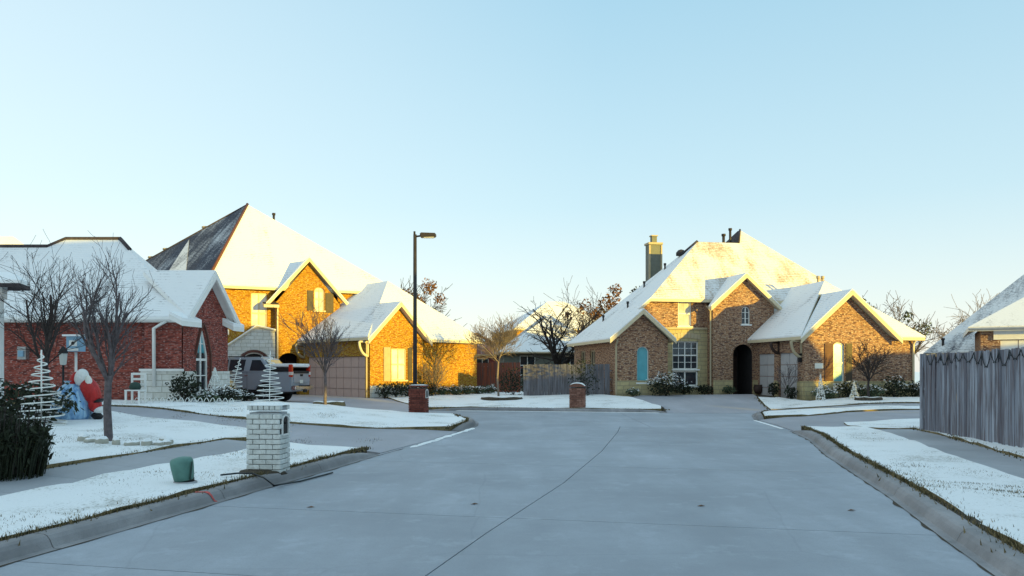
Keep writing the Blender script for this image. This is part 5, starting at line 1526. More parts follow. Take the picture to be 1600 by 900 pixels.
# ---------------------------------------------------------------- shrubs
def shrub(label, loc, w, h, leaf, snow=0.0, n=500, seed=0, group=None, name='shrub', ls=.07, dp=None):
    rnd = random.Random(seed); loc = Vector(loc)
    root = thing(name, label, 'shrub', loc, group)
    m = MB(); sm = MB(); st = MB()
    dp = dp or w * .8
    for k in range(6):
        a = rnd.uniform(0, 6.28); st.tube([loc + Vector((0, 0, -.05)), loc + Vector((math.cos(a) * w * .25, math.sin(a) * dp * .25, h * .6))], [.018, .008], 4)
    st.build('stem', M['bark_dark'], root)
    off = Vector((rnd.uniform(0, 50), 0, 0))
    for _ in range(n):
        v = Vector((rnd.gauss(0, 1), rnd.gauss(0, 1), rnd.gauss(0, 1))).normalized()
        f = 1 + .45 * noise.noise(v * 1.8 + off) + .2 * noise.noise(v * 5 + off)
        rr = rnd.random() ** .35 * f
        c = loc + Vector((v.x * w / 2 * rr, v.y * dp / 2 * rr, h * .5 + v.z * h * .5 * rr))
        if c.z < loc.z: c.z = loc.z + .02
        if v.z > .0 and rr > .62 * f and rnd.random() < snow: leaf_quad(sm, c, ls * rnd.uniform(.8, 1.7), rnd, 1.2, 0, .6)
        else: leaf_quad(m, c, ls * rnd.uniform(.6, 1.4), rnd, 1.7)
    m.build('foliage', leaf, root)
    if len(sm.f) > 25: sm.build('snow_cap', M['snow'], root, 'stuff')
    return root
def shrub_px(label, px, py, wpx, hpx, leaf, snow=0., n=500, seed=0, **kw):
    p = on(px, py); k = p.y / 1244
    return shrub(label, p, wpx * k, hpx * k, leaf, snow, n, seed, **kw)
shrub('dark holly shrub before the pale stone base of the red house', (ax(289, 25.5), 25.55, G(ax(289, 25.5), 25.55)), 1.05, .95, M['leaf_dark'], .05, 650, 1, dp=.7)
shrub('low snow dusted shrub below the pointed window', (ax(324, 25.6), 25.6, G(-9.8, 25.6)), .85, .4, M['leaf_green'], .7, 420, 2, dp=.5)
shrub('snow laden shrub between pointed window and silver truck', (ax(352, 26.6), 26.6, G(-9.5, 26.6)), 1.1, .55, M['leaf_dark'], .65, 520, 3, dp=.6)
shrub('dark low shrub below the truck doors', (ax(372, 31.5), 31.5, G(-10.6, 31.5)), .8, .6, M['leaf_dark'], .12, 700, 4, dp=.9)
shrub('snowy low plant in front of the white mesh cone', (ax(383, 28), 28, G(-9.4, 28)), .9, .35, M['leaf_dark'], .6, 350, 5, dp=.6)
for i, px in enumerate((580, 594, 609, 622, 635)):
    q = Frame(-7.0, 39.2, 44)(0.35 + i * .68, -.75, 0)
    shrub(('first', 'second', 'third', 'fourth', 'fifth')[i] + ' dark hedge shrub from the garage corner of the yellow house', (q.x, q.y, G(q.x, q.y)), .85, .72 + .1 * (i % 2), M['leaf_dark'], .1, 380, 20 + i, group='hedge shrubs along the yellow garage wall', dp=.7)
for i in range(5):
    q = Frame(-7.0, 39.2, 44)(4.1 + i * .85, -.55, 0)
    shrub(('first', 'second', 'third', 'fourth', 'last')[i] + ' low snow capped shrub along the sunlit wall right of the lamp post', (q.x, q.y, G(q.x, q.y)), .95, .5, M['leaf_green'], .6, 380, 30 + i, group='snow capped shrubs along the sunlit wall', dp=.8)
shrub_px('round dark evergreen bush beside the red plank fence', 802, 617, 56, 44, M['leaf_dark'], .06, 900, 41)
shrub('dark climbing shrub spilling over the grey plank fence', (ax(915, 37.2), 38.15, .45), 1.5, 1.9, M['leaf_dark'], .05, 480, 42, dp=.5)
H2F = Frame(4.95, 38.35, 11)
def h2(u, v): q = H2F(u, v, 0); return (q.x, q.y, G(q.x, q.y))
shrub('big round shrub with thick snow top below the blue arched window', h2(2.3, -.75), 1.95, 1.05, M['leaf_dark'], .75, 1300, 43, dp=1.0)
shrub('small snowy shrub at the left gable corner of the right house', h2(.75, -.5), .7, .35, M['leaf_green'], .6, 300, 44)
shrub('low dark shrub under the tall white framed window', h2(3.7, .35), 1.2, .5, M['leaf_dark'], .12, 450, 45, dp=.6)
shrub('low dark shrub beside the downspout of the stone bay', h2(4.75, .3), 1.0, .45, M['leaf_dark'], .1, 350, 46, dp=.6)
shrub('small leafy plant left of the dark arched entry', h2(5.9, -.1), .7, .4, M['leaf_green'], .15, 280, 47, dp=.4)
shrub('small dark shrub before the first side garage door', h2(7.0, -2.35), .55, .6, M['leaf_dark'], .1, 260, 48, dp=.5)
shrub('small dark shrub before the second side garage door', h2(7.0, -3.9), .55, .6, M['leaf_dark'], .15, 260, 49, dp=.5)
for i, (u, w, hh, lf, sn, lb) in enumerate(((8.0, 1.1, .55, 'leaf_green', .7, 'snow covered shrub beside the white cone tree'), (9.1, 1.3, .8, 'leaf_dark', .5, 'half snowed shrub under the blue garage window'), (10.2, 1.2, .62, 'leaf_green', .65, 'snowy shrub left of the downspout bed middle'),
                                         (11.4, 1.2, 1.0, 'leaf_dark', .25, 'tallest dark shrub by the right garage wall'), (12.4, 1.1, .7, 'leaf_dark', .5, 'snow flecked shrub at the right house far corner'))):
    shrub(lb, h2(u, -5.0), w, hh, M[lf], sn, 600, 50 + i, dp=.8)

# dense dark hedge of upright shoots, near left
def hedge_grass():
    rnd = random.Random(77); p = Vector((-8.0, 11.2, G(-7.9, 11.2)))
    root = thing('dark_hedge', 'dense dark upright hedge at the left edge of the picture', 'hedge', p)
    m = MB(); sh = MB()
    for _ in range(5200):
        a = rnd.uniform(0, 6.28); r = math.sqrt(rnd.random())
        x = p.x + math.cos(a) * r * 1.35; y = p.y + math.sin(a) * r * .85
        hh = (0.88 - .28 * r ** 3) * rnd.uniform(.45, 1.06) * (1 + .12 * noise.noise(Vector((x * 2, y * 2, 0))))
        z0 = G(x, y) - .02 if rnd.random() < .45 else G(x, y) + rnd.uniform(.05, .55); hh = max(.2, hh - (z0 - p.z))
        an = rnd.uniform(0, 6.28); w = .009
        lx = math.cos(a) * r * .22 * hh + rnd.gauss(0, .05); ly = math.sin(a) * r * .22 * hh + rnd.gauss(0, .05)
        b0 = Vector((x, y, z0)); t = Vector((x + lx, y + ly, z0 + hh)); md = b0.lerp(t, .55) + Vector((lx * -.15, ly * -.15, 0))
        s = Vector((math.cos(an) * w, math.sin(an) * w, 0))
        i = len(m.v); m.v.extend([b0 - s, b0 + s, md + s * .9, md - s * .9, t]); m.f.append((i, i + 1, i + 2, i + 3)); m.f.append((i + 3, i + 2, i + 4)); m.mi += [0, 0]; m.sm += [False, False]
        if rnd.random() < .5:
            for _k in range(3): leaf_quad(m, b0.lerp(t, rnd.uniform(.3, 1)) + Vector((rnd.gauss(0, .02), rnd.gauss(0, .02), 0)), .05, rnd, 2.2)
    m.build('foliage', M['leaf_dark'], root)
    s2 = MB()
    for _ in range(500):
        a = rnd.uniform(0, 6.28); r = math.sqrt(rnd.random()); x = p.x + math.cos(a) * r * 1.3; y = p.y + math.sin(a) * r * .8
        b0 = Vector((x, y, p.z)); s2.tube([b0, b0 + Vector((math.cos(a) * .1 * r, math.sin(a) * .1 * r, rnd.uniform(.5, .95)))], [.008, .004], 3, cap=False)
    s2.build('stem', M['bark_dark'], root)
hedge_grass()
p = Vector((ax(30, 18.5), 18.5, G(ax(30, 18.5), 18.5)))
shrub('broad dark evergreen shrub below the bare tree at left', p, 2.4, 1.05, M['leaf_dark'], .1, 1500, 61, ls=.08)

# ---------------------------------------------------------------- yard ornaments
def spiral_tree(label, loc, h, r0, turns, lean=0.0, wire=.014):
    loc = Vector(loc); root = thing('spiral_wire_tree', label, 'wire tree', loc)
    m = MB(); n = int(turns * 26); pts = []
    for k in range(n + 1):
        t = k / n; a = 6.283 * turns * t; r = r0 * (1 - t) ** .85 + .012
        z = h * (.05 + .9 * t); pts.append(loc + Vector((r * math.cos(a) + lean * z, r * math.sin(a), z)))
    m.tube(pts, wire, 5); m.build('spiral', M['white_wire'], root)
    m = MB(); m.tube([loc, loc + Vector((lean * h, 0, h))], wire * 1.1, 6); m.build('centre_pole', M['white_wire'], root)
    m = MB(); c = [loc + Vector((r0 * math.cos(6.283 * k / 16), r0 * math.sin(6.283 * k / 16), .04)) for k in range(17)]; m.tube(c, wire, 5); m.build('base_ring', M['white_wire'], root)
    for k in range(3):
        m = MB(); t = .28 + .22 * k; a = 2.1 * k; m.tube([loc + Vector((lean * h * t, 0, h * t)), loc + Vector((r0 * (1 - t) * math.cos(a) + lean * h * t, r0 * (1 - t) * math.sin(a), h * t))], wire * .7, 4); m.build('brace', M['white_wire'], root)
p = Vector((ax(65, 18.2), 18.2, G(ax(65, 18.2), 18.2)))
spiral_tree('tall white spiral wire tree behind the dark hedge', p, 1.75, .50, 9.5, 0, .016)
p = on(421, 634)
spiral_tree('small white spiral wire tree standing above the white mailbox', p, 1.7, .46, 10, 0.02, .012)
p = Vector((ax(358, 27.6), 27.6, G(ax(358, 27.6), 27.6)))
spiral_tree('white spiral wire tree leaning right beside the silver truck', p, 1.5, .42, 9, 0.26, .012)
def mesh_cone(label, loc, h, r, n=10, wire=.012, name='wire_cone_tree'):
    loc = Vector(loc); root = thing(name, label, 'wire tree', loc); m = MB()
    for k in range(n):
        a = 6.283 * k / n; m.tube([loc + Vector((r * math.cos(a), r * math.sin(a), 0)), loc + Vector((0, 0, h))], wire, 4)
    m.build('wire_frame', M['white_wire'], root)
    for j in range(7):
        m = MB(); t = j / 8; m.tube([loc + Vector((r * (1 - t) * math.cos(6.283 * k / 14), r * (1 - t) * math.sin(6.283 * k / 14), h * t)) for k in range(15)], wire, 4); m.build('wire_ring', M['white_wire'], root)
    m = MB(); rnd = random.Random(4)
    for _ in range(160):
        t = rnd.random() ** 1.4; a = rnd.uniform(0, 6.28); leaf_quad(m, loc + Vector((r * (1 - t) * math.cos(a), r * (1 - t) * math.sin(a), h * t)), .07, rnd, 1.3)
    m.build('frost_tinsel', M['white_wire'], root, 'stuff')
mesh_cone('white frosted mesh cone tree left of the silver truck', (ax(336, 26.8), 26.8, G(-10, 26.8)), 1.15, .38)
q = h2(7.55, -5.35)
mesh_cone('narrow white cone tree before the right house garage corner', q, 1.15, .2, 8, .008)
q = h2(8.9, -5.75)
mesh_cone('second white wire cone tree under the blue garage window', q, .75, .2, 8, .008)

# low hoop edging along the bed
hoop_root = thing('hoop_edging', 'row of low white wire hoops edging the snowy bed', 'garden edging', (-11, 25, .7))
for i in range(16):
    x = ax(214 + i * 9.5, 24.6); y = 24.6 + .02 * i; z = G(x, y); m = MB()
    m.tube([(x - .1 + .2 * k / 8, y, z + .18 * math.sin(math.pi * k / 8)) for k in range(9)], .012, 4); m.build('wire_hoop', M['white_wire'], hoop_root)

# inflatable yard figure bent over a blue sack
def inflatable():
    p = on(118, 655); k = p.y / 1244
    root = thing('inflatable_figure', 'inflatable figure in red suit bending over a big blue sack', 'inflatable', p)
    def blob(name, cx, cz, rx, rz, ry, mat, bump=.0, tilt=0., dy=0., seg=18, parent=root):
        bm = bmesh.new(); bmesh.ops.create_uvsphere(bm, u_segments=seg, v_segments=12, radius=1)
        for v in bm.verts:
            c = v.co.copy(); f = 1 + bump * math.cos(9 * math.atan2(c.y, c.x)) * (1 - c.z * c.z) + .06 * noise.noise(c * 2.2)
            q = Vector((c.x * rx * f, c.y * ry * f, c.z * rz)); q.rotate(Matrix.Rotation(tilt, 3, 'Y'))
            v.co = q + Vector((cx, dy, cz))
        for f in bm.faces: f.smooth = True
        me = bpy.data.meshes.new(name); bm.to_mesh(me); bm.free(); me.materials.append(mat)
        return link(bpy.data.objects.new(name, me), parent)
    K = k
    sack = blob('sack', -4 * K, 27 * K, 28 * K, 30 * K, 26 * K, M['blue_cloth'], .06)
    m = MB(); m.lathe([(27 * K, 0.01), (29 * K, 6 * K), (29 * K, 26 * K), (25 * K, 40 * K), (15 * K, 52 * K), (9 * K, 56 * K), (12 * K, 60 * K)], (-5 * K, 0, 0), 22); m.build('sack_body', M['blue_cloth'], root, local=True)
    m = MB()                                       # pale star print on the sack
    for j in range(3):
        a = math.pi * j / 3
        d = Vector((math.cos(a), 0, math.sin(a))) * 11 * K; c = Vector((0, -29.3 * K, 30 * K)); w = Vector((-math.sin(a), 0, math.cos(a))) * 1.3 * K
        m.poly([c - d - w, c + d - w, c + d + w, c - d + w])
    m.build('star_print', M['white_cloth'], sack, local=True)
    blob('torso', 24 * K, 44 * K, 13 * K, 25 * K, 15 * K, M['red_cloth'], .02, rad(-24))
    blob('jacket_hem', 31 * K, 22 * K, 9 * K, 12 * K, 12 * K, M['red_cloth'], 0, rad(-10))
    blob('hood', 12 * K, 65 * K, 10 * K, 14 * K, 11 * K, M['white_cloth'], .0, rad(10), -4 * K)
    blob('cap', 0 * K, 62 * K, 6 * K, 13 * K, 8 * K, M['red_cloth'], .0, rad(18), -3 * K)
    blob('cap_trim', -5 * K, 55 * K, 4 * K, 9 * K, 6 * K, M['white_cloth'], .0, rad(35), -4 * K)
    blob('sleeve', 24 * K, 58 * K, 5 * K, 11 * K, 6 * K, M['sign_white'], .0, rad(-8), -6 * K)
    blob('trouser_leg', 36 * K, 15 * K, 8 * K, 6 * K, 9 * K, M['white_cloth'])
    blob('boot', 34 * K, 5 * K, 9 * K, 6 * K, 7 * K, M['metal_black'], 0, rad(12))
    blob('belt', 36 * K, 28 * K, 8 * K, 3 * K, 11 * K, M['metal_black'], 0, rad(-30))
    m = MB()
    for a in (-1, 1): m.tube([(-30 * K * a, 0, 40 * K), (-44 * K * a, 6 * K, 0)], .006, 4)
    m.build('guy_rope', M['white_wire'], root, local=True)
inflatable()

# box on a white post, lantern on a hook, meter
p = Vector((ax(119, 22.5), 22.5, G(ax(119, 22.5), 22.5)))
r = thing('post_box', 'blue and white box on a slim white post before the brick wall', 'bird house', p)
m = MB(); m.tube([p, p + Vector((0, 0, 1.55))], .035, 6); m.build('post', M['trim_white'], r)
m = MB(); m.box(p + Vector((0, 0, 1.78)), (.38, .3, .42)); b_ = m.build('box', M['box_blue'], r)
m = MB(); m.box(p + Vector((0.0, 0, 2.02)), (.56, .42, .05)); m.build('box_roof', M['snow'], r)
m = MB(); m.box(p + Vector((0, -.152, 1.8)), (.22, .012, .16)); m.box(p + Vector((0, -.153, 1.62)), (.3, .012, .07)); m.build('front_panel', M['trim_white'], b_)
m = MB(); m.tube([p + Vector((0, -.14, 1.8)), p + Vector((0, -.166, 1.8))], .05, 8); m.build('entrance_hole', M['metal_black'], b_)
p = Vector((ax(99, 22.0), 22.0, G(ax(99, 22.0), 22.0)))
r = thing('yard_lantern', 'dark post lantern beside the blue box on its post', 'lantern', p)
m = MB(); m.tube([p, p + Vector((0, 0, 1.2))], .03, 6); m.build('post', M['metal_black'], r)
m = MB(); m.lathe([(.05, 1.2), (.09, 1.22), (.12, 1.5), (.13, 1.52)], p, 6, smooth=False); m.build('lantern_glass', M['lens'], r)
m = MB(); m.lathe([(.16, 1.52), (.1, 1.62), (.02, 1.72)], p, 6, smooth=False); m.build('lantern_roof', M['metal_black'], r)
# white slatted garden chair
p = Vector((ax(212, 24.2), 24.2, G(ax(212, 24.2), 24.2)))
r = thing('garden_chair', 'white wooden garden chair against the red brick wall', 'chair', p)
for dx in (-.2, .2):
    for dy, hh in ((-.2, .42), (.2, .95)):
        m = MB(); m.box(p + Vector((dx, dy, hh / 2)), (.05, .05, hh)); m.build('leg', M['trim_white'], r)
m = MB(); m.box(p + Vector((0, 0, .42)), (.46, .46, .04)); m.build('seat', M['trim_white'], r)
for z in (.6, .76, .92):
    m = MB(); m.box(p + Vector((0, .2, z)), (.36, .03, .07)); m.build('back_slat', M['trim_white'], r)
m = MB(); m.lathe([(.14, 0.42), (.18, .5), (.13, .62), (.02, .66)], p + Vector((0, -.03, .02)), 10)
tag(m.build('plant_pot', M['green_dark']), 'dark green pot standing on the white garden chair', 'pot')

# stones ringing the near bare tree
random.seed(21)
for i in range(11):
    a = math.pi * 1.05 + i / 10 * math.pi * 1.15
    x = T1.x + .35 + math.cos(a) * .78; y = T1.y - .05 + math.sin(a) * .42
    bm = bmesh.new(); bmesh.ops.create_icosphere(bm, subdivisions=2, radius=1)
    sc = Vector((random.uniform(.08, .17), random.uniform(.07, .11), random.uniform(.06, .12)))
    for v in bm.verts: v.co = Vector((v.co.x * sc.x, v.co.y * sc.y, v.co.z * sc.z)) * (1 + .25 * noise.noise(v.co * 1.7 + Vector((i, 0, 0))))
    for f in bm.faces: f.material_index = 1 if f.normal.z > .55 else 0
    me = bpy.data.meshes.new('edging_stone'); bm.to_mesh(me); bm.free(); me.materials.append(M['stone_pale']); me.materials.append(M['snow'])
    o = link(bpy.data.objects.new('edging_stone', me)); o.location = (x, y, G(x, y) + .05); o.rotation_euler = (0, 0, random.uniform(0, 3))
    tag(o, 'snow capped pale stone in the ring around the near bare tree', 'stone', 'stones ringing the near bare tree')
def mulch_ring(px, py, w, d, label, matl='soil'):
    p = on(px, py); m = MB(); n = 28
    for k in range(n):
        a0 = 6.283 * k / n; a1 = 6.283 * (k + 1) / n
        P = lambda a, f, z: p + Vector((math.cos(a) * w * f, math.sin(a) * d * f, z + .015 * math.sin(5 * a)))
        m.poly([P(a0, 1, -.05), P(a1, 1, -.05), P(a1, .92, .12), P(a0, .92, .12)], 0, True)
        m.poly([P(a0, .92, .12), P(a1, .92, .12), P(a1, .75, .13), P(a0, .75, .13)], 1, True)
        m.poly([P(a0, .75, .13), P(a1, .75, .13), p + Vector((0, 0, .1))], 1, True)
    tag(m.build('ring_bed', [M[matl], M['snow_lawn']]), label, 'planting bed')
mulch_ring(784, 624, 1.05, .75, 'round raised bed of snow under the young pale trunked tree')
mulch_ring(514, 632, .7, .6, 'brown mulch mound at the foot of the slim bare tree', 'grass_dry')
mulch_ring(1357, 625, .6, .45, 'small dark mulch ring at the foot of the red leaved tree')

# green utility pedestal, lid tipped
p = on(290, 757)
r = thing('utility_pedestal', 'squat green plastic utility pedestal leaning in the snow strip', 'utility box', p)
m = MB(); m.lathe([(.155, -.03), (.155, .045), (.135, .05), (.135, .02)], p, 18); m.build('base_ring', M['galv'], r)
tl = Matrix.Rotation(rad(-5), 3, 'Y') @ Matrix.Rotation(rad(7), 3, 'X')
m = MB(); m.lathe([(.118, .07), (.132, .075), (.150, .24), (.152, .33), (.135, .365), (.06, .385), (.01, .388)], p + Vector((-.01, .0, .0)), 20, 0, tl); c_ = m.build('cover', M['green_plastic'], r)
m = MB(); m.tube([p + Vector((.105, -.1, .08)), p + Vector((.13, -.1, .33))], .012, 5); m.build('cover_rib', M['green_dark'], c_)
m = MB(); m.lathe([(.12, .03), (.115, .10)], p, 14); m.build('inner_core', M['metal_black'], r)

# black cable over the kerb
pts = [(345, 747), (372, 744), (395, 744.5), (412, 751), (428, 764)]
C3 = [on(*q) + Vector((0, 0, .045)) for q in pts] + [Vector((ax(447, 12.0), 11.75, .03)), Vector((ax(470, 12.2), 12.15, .02)), Vector((ax(520, 13.2), 13.2, .02))]
m = MB(); m.tube(C3, .014, 5)
tag(m.build('cable', M['dark_wire']), 'black cable trailing from the lawn over the left kerb', 'cable')
# spray paint mark on the kerb
def off_at(line, Y, d):
    ol = offset_line(line, d)
    for i in range(len(ol) - 1):
        if ol[i][1] <= Y <= ol[i + 1][1]:
            t = (Y - ol[i][1]) / (ol[i + 1][1] - ol[i][1]); return Vector((ol[i][0] + (ol[i + 1][0] - ol[i][0]) * t, Y, 0))
m = MB(); prev = None
for (o_, z), w in zip(KPROF[1:7], (.02, .035, .04, .045, .045, .04, .03)):
    a = off_at(LEFT, 10.35 - o_ * .35, o_); q = [a + Vector((0, -w, z + .004)), a + Vector((0, w, z + .004))]
    if prev: m.poly([prev[0], prev[1], q[1], q[0]])
    prev = q
tag(m.build('paint_mark', M['paint_red']), 'streak of red spray paint across the left kerb', 'paint mark')

# leftover snow along the gutters
random.seed(13); m = MB()
def patch(x, y, w, d, a):
    n = 12; c = Vector((x, y, .006)); ring = []
    for k in range(n):
        t = 6.283 * k / n; r_ = 1 + .45 * noise.noise(Vector((x * 3 + math.cos(t) * 1.3, y * 3 + math.sin(t) * 1.3, 2)))
        v = Vector((math.cos(t) * w * r_, math.sin(t) * d * r_, 0)); v.rotate(Matrix.Rotation(a, 3, 'Z')); ring.append(c + v)
    top = [c + (q - c) * .6 + Vector((0, 0, .012)) for q in ring]
    for k in range(n): m.poly([ring[k], ring[(k + 1) % n], top[(k + 1) % n], top[k]], 0, True)
    m.poly(top, 0, True)
for _ in range(0):
    Y = random.uniform(6.5, 12); b = off_at(sorted(RIGHT, key=lambda q: q[1]), Y, .12 + abs(random.gauss(0, .12)))
    if b: patch(b.x, b.y, random.uniform(.02, .06), random.uniform(.08, .3), rad(-14))
for k in range(26):
    t = k / 25; x = lerp(-2.3, -1.28, t); y = lerp(18.0, 23.5, t)
    patch(x + .12 + random.gauss(0, .02), y, random.uniform(.05, .1), random.uniform(.15, .3), rad(-12))
for k in range(16):
    t = k / 15; patch(lerp(8.05, 8.4, t) - .08, lerp(23.6, 27.2, t), .06, .2, rad(-6))
for k in range(30):
    t = k / 29; patch(lerp(-2.2, 5.8, t), lerp(34.1, 32.35, t), .22, .06, rad(-13))
tag(m.build('gutter_snow', M['snow']), 'thin leftover snow lying along the gutters', 'snow', kind='stuff')
for px, py, lb in ((486, 792, 'nearest the white mailbox'), (742, 787, 'left of the centre joint'), (1096, 790, 'right of the centre joint'), (1331, 797, 'nearest the right kerb')):
    Y = 1.69 * 1244 / (py - 580); m = MB(); c = Vector((ax(px, Y), Y, .004))
    m.poly([c + Vector((-.06, 0, .0)), c + Vector((-.01, -.025, .012)), c + Vector((.05, 0, .004)), c + Vector((.0, .03, .014))])
    tag(m.build('fallen_leaf', M['leaf_brown']), 'dry brown leaf on the street, ' + lb, 'leaf', 'fallen leaves on the street')

# ---------------------------------------------------------------- porch corner of the next house, far left
r = thing('porch', 'white porch column and snowy eave at the far left edge', 'porch', (-14, 21, .4))
m = MB(); m.box((-12.95, 20.1, 2.0), (.16, .16, 3.3)); m.build('column', M['trim_white'], r)
m = MB(); m.box((-12.95, 20.1, 3.58), (.26, .26, .14)); m.box((-12.95, 20.1, .55), (.26, .26, .3)); m.build('column_trim', M['trim_white'], r)
m = MB(); m.box((-15.4, 20.1, 3.76), (5.2, .2, .22)); m.build('beam', M['trim_white'], r)
q = Roof(); q.plane([(-18, 19.6, 3.95), (-12.12, 19.6, 3.95), (-12.6, 20.1, 4.2), (-18, 20.1, 4.2)]); q.plane([(-12.12, 19.6, 3.95), (-12.4, 20.5, 3.95), (-12.6, 20.1, 4.2)]); q.plane([(-12.4, 20.5, 3.95), (-18, 20.5, 3.95), (-18, 20.1, 4.2), (-12.6, 20.1, 4.2)])
q.build(r, [M['snow']], M['shingle'], .18, .08)

# ---------------------------------------------------------------- silver truck
def truck():
    Lr = Vector((-9.7, 35.0, 0)); f = Vector((-.985, .174, 0)).normalized(); lf = Vector((f.y * -1, f.x, 0))   # lf = vehicle's left
    z0 = .30
    org = Lr - lf * .97
    root = thing('pickup_truck', 'silver crew cab truck with snowy bed cover parked by the brick house', 'truck', (org.x, org.y, z0))
    Mx = Matrix(((f.x, lf.x, 0, 0), (f.y, lf.y, 0, 0), (0, 0, 1, 0), (0, 0, 0, 1)))
    def fin(m, name, mats, parent=root, bev=0.0):
        o = m.build(name, mats, None); me = o.data
        if bev:
            bm = bmesh.new(); bm.from_mesh(me); bmesh.ops.remove_doubles(bm, verts=bm.verts, dist=1e-4)
            bmesh.ops.recalc_face_normals(bm, faces=bm.faces)
            ed = [e for e in bm.edges if len(e.link_faces) == 2 and e.calc_face_angle() > .5]
            bmesh.ops.bevel(bm, geom=ed, offset=bev, segments=2, affect='EDGES')
            bm.to_mesh(me); bm.free()
        me.transform(Mx); o.parent = parent; return o
    def prism(P, y0, y1, ins=None):
        m = MB(); a = [(x, y0, z) for x, z in P]; b = [(x, y1, z) for x, z in P]
        m.poly(a); m.poly(b[::-1])
        for i in range(len(P)): m.poly([a[(i + 1) % len(P)], a[i], b[i], b[(i + 1) % len(P)]])
        return m
    def arc(cx, r, n=9): return [(cx + r * math.cos(math.pi * k / n), .42 + r * math.sin(math.pi * k / n)) for k in range(n + 1)]
    P = [(0.06, .5)] + arc(1.25, .48)[::-1] + arc(4.55, .48)[::-1] + [(5.5, .5), (5.62, .8), (5.5, 1.12), (4.3, 1.33), (1.0, 1.38), (0.02, 1.38), (0.0, .95)]
    P = [(x, max(z, .46)) for x, z in P]
    fin(prism(P, -.97, .97), 'body', M['car_silver'], bev=.035)
    C = [(.95, 1.36), (1.45, 1.97), (1.7, 2.02), (3.2, 2.02), (3.5, 1.96), (4.3, 1.34)]
    m = MB()
    yb = lambda z: .95 - (z - 1.36) * .32
    a = [(x, -yb(z), z) for x, z in C]; b = [(x, yb(z), z) for x, z in C]
    m.poly(a); m.poly(b[::-1])
    for i in range(len(C)): m.poly([a[(i + 1) % len(C)], a[i], b[i], b[(i + 1) % len(C)]])
    fin(m, 'cab', M['car_silver'], bev=.03)
    for sg in (-1, 1):
        for W_ in ([(1.12, 1.42), (2.0, 1.42), (1.95, 1.9), (1.55, 1.9)], [(2.28, 1.42), (3.0, 1.42), (3.0, 1.92), (2.25, 1.92)], [(3.08, 1.42), (4.0, 1.42), (3.42, 1.9), (3.08, 1.92)]):
            m = MB(); q = [(x, sg * (yb(z) + .006), z) for x, z in W_]; m.poly(q if sg < 0 else q[::-1]); fin(m, 'side_window', M['glass'])
        m = MB(); m.box((2.13, sg * .985, 1.22), (.16, .03, .035)); m.box((3.0, sg * .985, 1.22), (.16, .03, .035)); fin(m, 'door_handle', M['chrome'])
        m = MB()
        for x in (2.1, 2.95, 3.9): m.box((x, sg * .9715, .95), (.012, .008, .82))
        m.box((2.6, sg * .975, .56), (2.2, .012, .05)); fin(m, 'door_seam', M['car_black'])
        m = MB(); m.box((2.9, sg * .99, .50), (2.4, .12, .08)); fin(m, 'running_board', M['car_black'])
        m = MB(); m.box((.52, sg * .9, 1.46), (1.0, .12, .17)); fin(m, 'bed_rail', M['car_black'])
        m = MB(); m.box((.055, sg * .9, 1.42), (.15, .17, .56)); t_ = fin(m, 'tail_light', M['tail_red'], bev=.02)
        m = MB(); m.box((.045, sg * .9, 1.30), (.15, .175, .14)); fin(m, 'reverse_lamp', M['tail_clear'], t_)
        m = MB(); m.tube([(1.6, sg * .62, 2.06), (3.2, sg * .62, 2.06)], .02, 5)
        for x in (1.65, 2.4, 3.15): m.tube([(x, sg * .62, 2.0), (x, sg * .62, 2.06)], .02, 4)
        fin(m, 'roof_rail', M['car_black'])
        m = MB(); m.box((4.0, sg * 1.08, 1.45), (.12, .2, .18)); fin(m, 'door_mirror', M['car_black'], bev=.02)
        m = MB(); m.box((5.5, sg * .72, .98), (.12, .4, .2)); fin(m, 'headlight', M['lens'], bev=.02)
        for cx in (1.25, 4.55):
            m = MB(); A = Matrix.Rotation(rad(-90 * sg), 3, 'X')
            m.lathe([(.24, -.13), (.39, -.13), (.42, -.09), (.42, .09), (.39, .13), (.24, .13)], (cx, sg * .84, .42), 24, 0, A); w_ = fin(m, 'wheel', M['tyre'])
            m = MB(); m.lathe([(.25, .09), (.24, .115), (.2, .10), (.07, .10), (.06, .125), (.0, .125)], (cx, sg * .84, .42), 18, 0, A)
            for k in range(5):
                a_ = 6.283 * k / 5; m.tube([(cx + .05 * math.cos(a_), sg * .975, .42 + .05 * math.sin(a_)), (cx + .23 * math.cos(a_), sg * .965, .42 + .23 * math.sin(a_))], .028, 4)
            fin(m, 'rim', M['galv'], w_)
    m = MB()
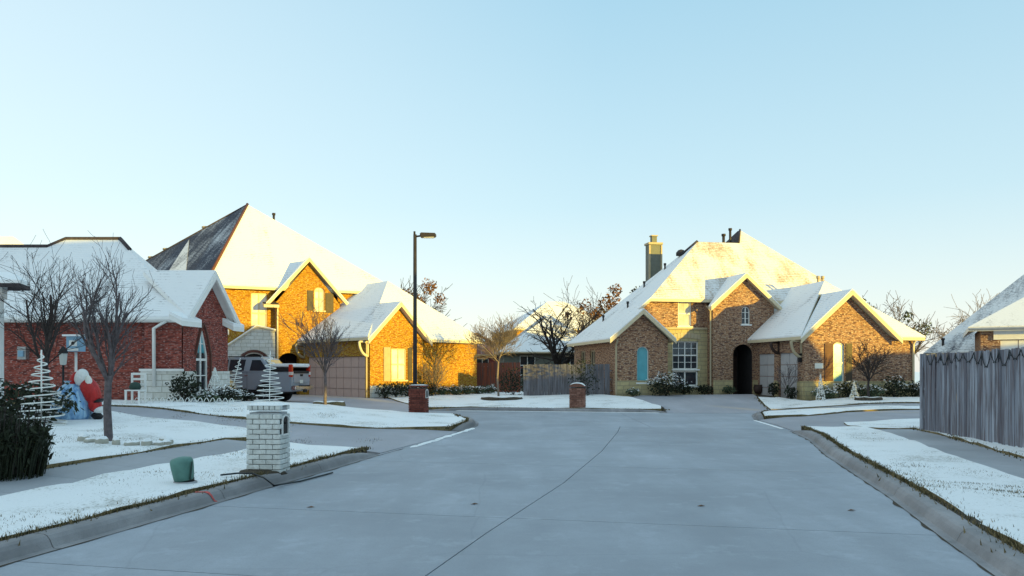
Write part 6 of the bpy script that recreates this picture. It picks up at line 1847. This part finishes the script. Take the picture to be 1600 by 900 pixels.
    m.poly([(.93, -.78, 1.46), (.93, .78, 1.46), (1.38, .66, 1.92), (1.38, -.66, 1.92)]); fin(m, 'rear_window', M['glass'])
    m = MB(); m.poly([(4.23, -.8, 1.4), (4.23, .8, 1.4), (3.55, .68, 1.93), (3.55, -.68, 1.93)]); fin(m, 'windscreen', M['glass'])
    m = MB(); m.box((.52, 0, 1.57), (1.02, 1.7, .05)); fin(m, 'bed_cover', M['car_black'])
    m = MB(); m.box((.5, 0, 1.665), (1.06, 1.78, .15)); fin(m, 'snow_cover', M['snow'], bev=.03)
    m = MB(); m.box((2.4, 0, 2.035), (1.5, 1.2, .03)); fin(m, 'roof_snow', M['snow'], bev=.012)
    m = MB(); m.box((-.008, 0, 1.15), (.03, 1.52, .52)); g_ = fin(m, 'tailgate', M['car_silver'], bev=.01)
    m = MB(); m.box((-.03, 0, 1.36), (.03, 1.52, .12)); m.box((-.03, 0, 1.22), (.03, .26, .09)); fin(m, 'tailgate_handle', M['car_black'], g_)
    m = MB(); m.box((-.1, 0, .66), (.22, 1.9, .2)); fin(m, 'rear_bumper', M['chrome'], bev=.04)
    m = MB(); m.box((-.14, 0, .74), (.16, 1.0, .05)); m.box((-.2, 0, .52), (.06, .3, .14)); fin(m, 'bumper_step', M['car_black'])
    m = MB(); m.box((-.02, 0, .93), (.02, .32, .15)); fin(m, 'number_plate', M['sign_white'])
    m = MB(); m.box((5.6, 0, .62), (.2, 1.9, .22)); fin(m, 'front_bumper', M['chrome'], bev=.04)
    m = MB(); m.box((5.58, 0, .95), (.06, 1.1, .25)); fin(m, 'grille', M['car_black'])
    m = MB(); m.box((2.9, 0, .5), (4.4, 1.5, .2)); fin(m, 'chassis', M['car_black'])
truck()
# pots by the arched entry
for u, v, s_, lb in ((7.35, -.25, 1.0, 'round dark pot right of the arched entry'),):
    q = h2(u, v); m = MB(); m.lathe([(.14, 0), (.22, .15), (.24, .3), (.2, .4), (.22, .44)], q, 14); tag(m.build('plant_pot', M['dark_wood']), lb, 'pot')
